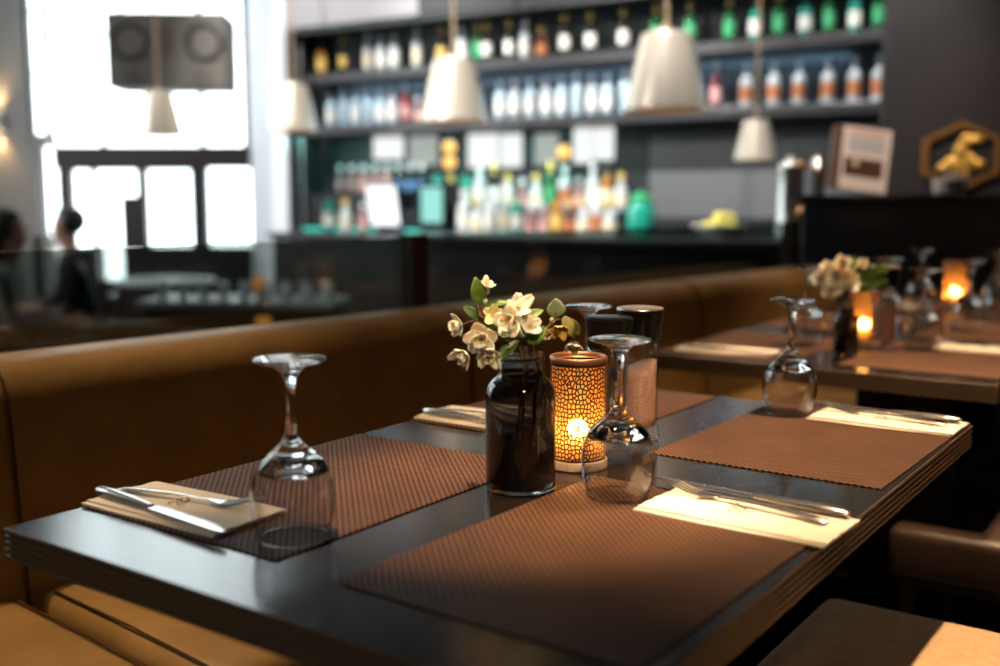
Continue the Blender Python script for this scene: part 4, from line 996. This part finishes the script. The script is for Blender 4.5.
# ------------------------------------------------------------------ sconce on the far pier
sx_, sz_ = fx(1), fz(122)
t = thing('wall_sconce', 'small wall sconce throwing warm light up and down the pier', 'wall light', (sx_, YF-0.002, sz_))
b = B(); box(b, -0.07, 0.07, -0.09, 0.0, -0.075, 0.075); finish('housing', b, 'sconce_metal', t, smooth=False, bevel=0.01)
b = B(); box(b, -0.05, 0.05, -0.07, -0.02, 0.076, 0.079); box(b, -0.05, 0.05, -0.07, -0.02, -0.079, -0.076); finish('lens', b, 'bulb', t, smooth=False)

# ------------------------------------------------------------------ lower room: tables, chairs, people
def round_table(x, y, r, label):
    t = thing('cafe_table', label, 'table', (x, y, LOW), 0, 'tables in the lower room')
    b = B(); lathe(b, [(0,0.72),(r-0.01,0.72),(r,0.725),(r,0.745),(r-0.006,0.75),(0,0.75)], 36); finish('tabletop', b, 'table_light', t, auto=40)
    b = B(); lathe(b, [(0.03,0.02),(0.03,0.72)], 16); finish('pedestal', b, 'dark_metal', t)
    b = B(); lathe(b, [(0,0),(r*0.6,0),(r*0.6,0.012),(0.05,0.03),(0,0.03)], 28); finish('base_plate', b, 'dark_metal', t, auto=40)
round_table(-1.95, 4.05, 0.33, 'pale round table behind the glass at the picture edge')
round_table(-2.72, 8.55, 0.40, 'pale round table standing before the bright doors')
def cafe_chair(x, y, rz, label, first=[None]):
    if first[0]: return dup(first[0], (x,y,LOW), rz, label, 'chairs in the lower room')
    t = thing('cafe_chair', label, 'chair', (x,y,LOW), rz, 'chairs in the lower room'); first[0] = t
    soft_block('seat', t, 'dark_leather', -0.22, 0.22, -0.22, 0.22, 0.38, 0.46, 0.025, 0.004)
    soft_block('backrest', t, 'dark_leather', -0.21, 0.21, 0.18, 0.235, 0.47, 0.74, 0.022, 0.0, 0.05)
    for sx in (-1,1):
        for sy in (-1,1): b = B(); tube(b, [(sx*0.18,sy*0.18,0.39),(sx*0.20,sy*0.20,0)], [0.016,0.012], 8); finish('leg', b, 'chair_wood', t)
        b = B(); tube(b, [(sx*0.17,0.19,0.42),(sx*0.17,0.225,0.60)], 0.012, 8); finish('back_post', b, 'chair_wood', t)
    return t
for px, d, rz, lab in ((114,5.35,0.1,'brown cafe chair behind the glass, nearer the seated people'),(196,4.95,-0.1,'brown cafe chair behind the glass, next to the candle-lit end'),(348,4.9,0.4,'dark cafe chair behind the glass beside the amber tea light stand'),(470,4.9,0.2,'dark cafe chair behind the glass just past the wooden post')):
    cafe_chair((px-500)/F*d, d, rz, lab)
# small amber lamp glow and glasses on a long sideboard behind the glass
sb = thing('sideboard', 'long dark sideboard with glassware behind the glass balustrade', 'sideboard', (-1.50, 6.35, LOW), rad(-6))
b = B(); box(b, -0.60, 0.52, -0.2, 0.2, 0.05, 0.76); finish('cabinet', b, 'counter_dark', sb, smooth=False, bevel=0.006)
b = B(); box(b, -0.63, 0.55, -0.22, 0.22, 0.76, 0.80); finish('worktop', b, 'table_light', sb, smooth=False, bevel=0.006)
b = B(); box(b, -0.58, 0.50, -0.17, 0.17, 0.0, 0.05); finish('toe_kick', b, 'chair_wood', sb, smooth=False)
tm0 = None
for k in range(18):
    lx = -0.58+0.064*k; ly = -0.10 if k % 2 else 0.06
    ca, sa = math.cos(rad(-6)), math.sin(rad(-6)); loc = Vector((-1.50+lx*ca-ly*sa, 6.35+lx*sa+ly*ca, LOW+0.8005))
    if tm0 is None:
        b = B(); lathe(b, [(0,0.004),(0.024,0.004),(0.028,0.10),(0.030,0.10),(0.027,0.0),(0,0)], 18); tm0 = finish('tumbler', b, 'votive_glass', auto=50); o = tm0
    else: o = tm0.copy(); COL.objects.link(o)
    o.location = loc; tag(o, 'clear tumbler, one of many lined up on the dark sideboard behind glass', 'tumbler', 'tumblers on the sideboard')
for k, (px, py, dd_) in enumerate(((258,288,5.6),(262,330,4.9))):
    loc = Vector(((px-500)/F*dd_, dd_, CAMZ+(199-py)/F*dd_))
    t = thing('tea_light', ('higher' if k == 0 else 'lower')+' amber tea light glowing on a thin stand behind the glass', 'candle', loc, 0, 'tea lights on stands')
    b = B(); lathe(b, [(0,0),(0.030,0),(0.034,0.06),(0.032,0.06),(0.028,0.004),(0,0.004)], 16); finish('glass', b, 'tea_glow', t, auto=50)
    b = B(); tube(b, [(0,0,0),(0,0,LOW-loc.z+0.01)], 0.012, 8); lathe(b, [(0,LOW-loc.z),(0.12,LOW-loc.z),(0.12,LOW-loc.z+0.01),(0,LOW-loc.z+0.02)], 20); finish('stand', b, 'dark_metal', t)

def person(x, y, face, label, top, hair_long):
    t = thing('person', label, 'person', (x, y, LOW), face)          # local -y is where the person faces
    def skel(name, pts, edges, mat, sub=2, par=t):
        me = bpy.data.meshes.new(name); me.from_pydata([p[:3] for p in pts], edges, []); o = bpy.data.objects.new(name, me); COL.objects.link(o); o.parent = par
        me.materials.append(M[mat])
        sk = o.modifiers.new('skin', 'SKIN'); sk.use_smooth_shade = True
        for i, p in enumerate(pts): me.skin_vertices[0].data[i].radius = (p[3], p[4] if len(p) > 4 else p[3])
        me.skin_vertices[0].data[0].use_root = True
        ss = o.modifiers.new('sub', 'SUBSURF'); ss.levels = sub; ss.render_levels = sub
        return o
    P = [(0,0.02,0.50,0.13,0.11),(0,0.03,0.68,0.12,0.095),(0,0.02,0.88,0.145,0.10),(0,0.0,1.02,0.06),(0,-0.02,1.09,0.056),(0,-0.03,1.155,0.072,0.085),(0,-0.03,1.235,0.078,0.095),(0,-0.02,1.30,0.055,0.07),(0,-0.125,1.185,0.014)]
    Ed = [(0,1),(1,2),(2,3),(3,4),(4,5),(5,6),(6,7),(5,8)]
    for sx in (-1, 1):
        k = len(P)
        P += [(sx*0.19,0.02,0.94,0.052),(sx*0.235,-0.06,0.70,0.042),(sx*0.16,-0.30,0.66,0.030),(sx*0.13,-0.37,0.66,0.034,0.018)]
        Ed += [(2,k),(k,k+1),(k+1,k+2),(k+2,k+3)]
        for f in range(4):
            j = len(P); P += [(sx*(0.155-0.018*f),-0.415-0.006*(f in (1,2)),0.655,0.009),(sx*(0.150-0.016*f),-0.448-0.008*(f in (1,2)),0.640,0.008)]; Ed += [(k+3,j),(j,j+1)]
        j = len(P); P += [(sx*0.085,-0.375,0.668,0.010),(sx*0.07,-0.40,0.66,0.008)]; Ed += [(k+3,j),(j,j+1)]
        k = len(P)
        P += [(sx*0.10,-0.02,0.49,0.085),(sx*0.12,-0.42,0.49,0.062),(sx*0.12,-0.44,0.09,0.042),(sx*0.12,-0.50,0.045,0.038),(sx*0.12,-0.60,0.035,0.030)]
        Ed += [(0,k),(k,k+1),(k+1,k+2),(k+2,k+3),(k+3,k+4)]
    skel('body', P, Ed, 'skin')
    C = [(0,0.02,0.52,0.165,0.14),(0,0.03,0.68,0.158,0.130),(0,0.02,0.88,0.190,0.140),(0,0.005,1.00,0.105,0.10),(0,-0.005,1.05,0.078)]; CE = [(0,1),(1,2),(2,3),(3,4)]
    for sx in (-1, 1):
        k = len(C); C += [(sx*0.195,0.02,0.94,0.080),(sx*0.238,-0.06,0.70,0.062),(sx*0.172,-0.265,0.665,0.040)]; CE += [(2,k),(k,k+1),(k+1,k+2)]
    skel('jacket', C, CE, top)
    C = [(0,0.02,0.47,0.13,0.12)]; CE = []
    for sx in (-1, 1):
        k = len(C); C += [(sx*0.10,-0.02,0.49,0.098),(sx*0.12,-0.42,0.49,0.074),(sx*0.12,-0.44,0.12,0.056)]; CE += [(0,k),(k,k+1),(k+1,k+2)]
    skel('trousers', C, CE, 'trousers')
    b = B(); ball(b, (0,0.0,1.250), 0.110, (0.92,1.02,0.95), 18, 12)
    for v in list(b.verts):
        if v.co.y < -0.045 and v.co.z < 1.285: v.co.y = -0.045 + 0.02*(v.co.z-1.16)
    if hair_long: tube(b, [(0,0.055,1.25),(0,0.085,1.12),(0,0.09,1.0),(0,0.095,0.90)], [0.085,0.085,0.07,0.04], 12)
    finish('hair', b, 'hair_dark', t, auto=180)
    b = B()
    for sx in (-1,1): ball(b, (sx*0.03,-0.112,1.215), 0.011, (1,0.6,0.7), 8, 6)
    finish('eyes', b, 'hair_dark', t)
    b = B(); tube(b, [(-0.024,-0.108,1.145),(0,-0.116,1.143),(0.024,-0.108,1.145)], 0.006, 6); finish('mouth', b, pbr('lip', (0.32,0.12,0.10), 0.5), t)
    return t
person((8-500)/F*6.1, 6.1, rad(105), 'person with long dark hair in a grey top, seated at the picture edge', 'cloth_grey', True)
person((72-500)/F*7.3, 7.3, rad(-75), 'person with short dark hair in a black jacket, seated before the doors', 'cloth_black', False)
for x, y, rz, lab in (((8-500)/F*6.1, 6.1, rad(105), 'dark cafe chair under the person with long hair'), ((72-500)/F*7.3, 7.3, rad(-75), 'dark cafe chair under the person in the black jacket')):
    cafe_chair(x, y, rz, lab)

# ------------------------------------------------------------------ light
wd = bpy.data.worlds.new('sky'); S.world = wd; wd.use_nodes = True
wn_, wl_ = wd.node_tree.nodes, wd.node_tree.links
bg = wn_['Background']; bg.inputs['Color'].default_value = (0.90,0.97,1.0,1); bg.inputs['Strength'].default_value = 5.5
def portal(loc, rot, sx, sy):
    l = bpy.data.lights.new('portal', 'AREA'); l.shape = 'RECTANGLE'; l.size = sx; l.size_y = sy; l.cycles.is_portal = True
    o = bpy.data.objects.new('window_portal', l); COL.objects.link(o); o.location = loc; o.rotation_euler = rot
for y0, y1 in LWIN: portal((XL-0.02, (y0+y1)/2, 2.43), (0, -PI/2, 0), 3.75, 1.6)
portal(((fx(30)+fx(250))/2, YF+0.16, 2.4), (-PI/2, 0, 0), fx(250)-fx(30), 4.1)
def spot(loc, tgt, e, col, size, blend=0.4, r=0.03, name='warm_spot'):
    l = bpy.data.lights.new(name, 'SPOT'); l.energy = e; l.color = col; l.spot_size = rad(size); l.spot_blend = blend; l.shadow_soft_size = r
    o = bpy.data.objects.new(name, l); COL.objects.link(o); o.location = loc; o.rotation_euler = (Vector(tgt)-Vector(loc)).to_track_quat('-Z', 'Y').to_euler()
    return o
WARM = (1.0,0.66,0.36)
spot(U(1.15,0.84,3.0), U(1.08,0.72,0.75), 580, WARM, 46, 0.9)
spot(U(0.05,0.30,3.0), U(0.40,0.36,0.95), 420, WARM, 17, 0.7)  # narrow spot added to brighten the blossom
spot(U(-0.65,1.65,2.35), U(0.62,0.42,0.84), 150, WARM, 17, 0.6, 0.05)  # low-angle spot added behind the camera for the salt mill, vase and blossom
spot(U(2.15,0.74,3.0), U(2.1,0.55,0.75), 420, WARM, 44, 0.7)
spot(U(3.2,0.6,3.0), U(3.2,0.4,0.75), 160, WARM, 44, 0.7)
spot(BE(-0.30,0.50,2.9), BE(-0.15,0.14,0.83), 150, WARM, 44, 0.8)
spot(BE(-0.10,-0.34,2.9), BE(-0.08,-0.36,0.46), 75, WARM, 20, 0.6)
spot(BE(2.3,0.60,3.0), BE(2.3,0.15,0.8), 80, WARM, 46, 0.8)
spot(BE(0.9,0.60,3.0), BE(0.9,0.15,0.8), 45, WARM, 44, 0.8)
for s_ in (0.6, 2.0, 3.4): spot(W(s_, 2.5, 3.9), W(s_, 0.15, 1.55), 700, (1.0,0.95,0.90), 58, 0.6, name='bar_and_fill_spot')
spot((-2.7,3.3,3.4), (-0.3,5.8,1.62), 420, (1.0,0.93,0.85), 44, 0.8, 0.35, name='fill_spot')  # unseen fill lamp added to brighten the pendants and bar bottles
for s_, e in ((2.3,3.0),(3.7,2.2)):
    l = bpy.data.lights.new('bar_glow', 'AREA'); l.shape = 'RECTANGLE'; l.size = 1.2; l.size_y = 0.03; l.energy = e*2; l.color = (0.25,1.0,0.85)
    o = bpy.data.objects.new('bar_led_strip', l); COL.objects.link(o); o.location = W(s_, 0.27, ZS1-0.075); o.rotation_euler = (0,0,WTH)
l = bpy.data.lights.new('bar_glow', 'AREA'); l.shape = 'RECTANGLE'; l.size = 3.6; l.size_y = 0.02; l.energy = 8; l.color = (0.45,0.75,1.0)
o = bpy.data.objects.new('bar_led_strip', l); COL.objects.link(o); o.location = W(1.95, 0.06, ZS2-0.07); o.rotation_euler = (0,0,WTH)
spot(W(-0.35,2.6,3.2), W(-0.30,1.30,1.25), 200, (1.0,0.78,0.58), 16, 0.5, name='bar_and_fill_spot')  # unseen spot added to brighten the printed sign
spot(W(-0.55,1.6,3.6), W(-0.55,0.6,1.25), 150, WARM, 24, 0.6, name='bar_and_fill_spot')  # unseen spot turned on the emblem to brighten it
for k in (1,-1):
    spot((sx_, YF-0.05, sz_+0.085*k), (sx_, YF-0.02, sz_+2*k), 14, (1.0,0.6,0.25), 100, 0.8, 0.02, name='sconce_beam')
spot((-3.0,5.0,4.7), (-2.9,7.5,2.0), 160, (1.0,0.85,0.7), 60, 0.7, name='fill_spot')  # unseen fill toward the loudspeaker and window end

spot((-1.9,-1.6,3.0), U(0,0.25,0.71), 90, (1.0,0.9,0.78), 16, 0.8, name='fill_spot')  # unseen fill added behind the camera to lift the table's end face

# ------------------------------------------------------------------ camera
cd = bpy.data.cameras.new('camera'); cam = bpy.data.objects.new('camera', cd); COL.objects.link(cam)
cam.location = (0,0,CAMZ); cam.rotation_euler = (PI/2-PITCH, 0, 0)
cd.sensor_width = 36.0; cd.lens = F/1000*36.0; cd.clip_start = 0.05
cd.dof.use_dof = True; cd.dof.focus_distance = 1.36; cd.dof.aperture_fstop = 2.0
S.camera = cam
vs = S.view_settings; vs.view_transform = 'Standard'; vs.look = 'None'; vs.exposure = 0.0; vs.gamma = 1.0; vs.use_curve_mapping = False
S.cycles.use_denoising = True
S.cycles.max_bounces = 14; S.cycles.transmission_bounces = 12; S.cycles.transparent_max_bounces = 24; S.cycles.sample_clamp_indirect = 8.0
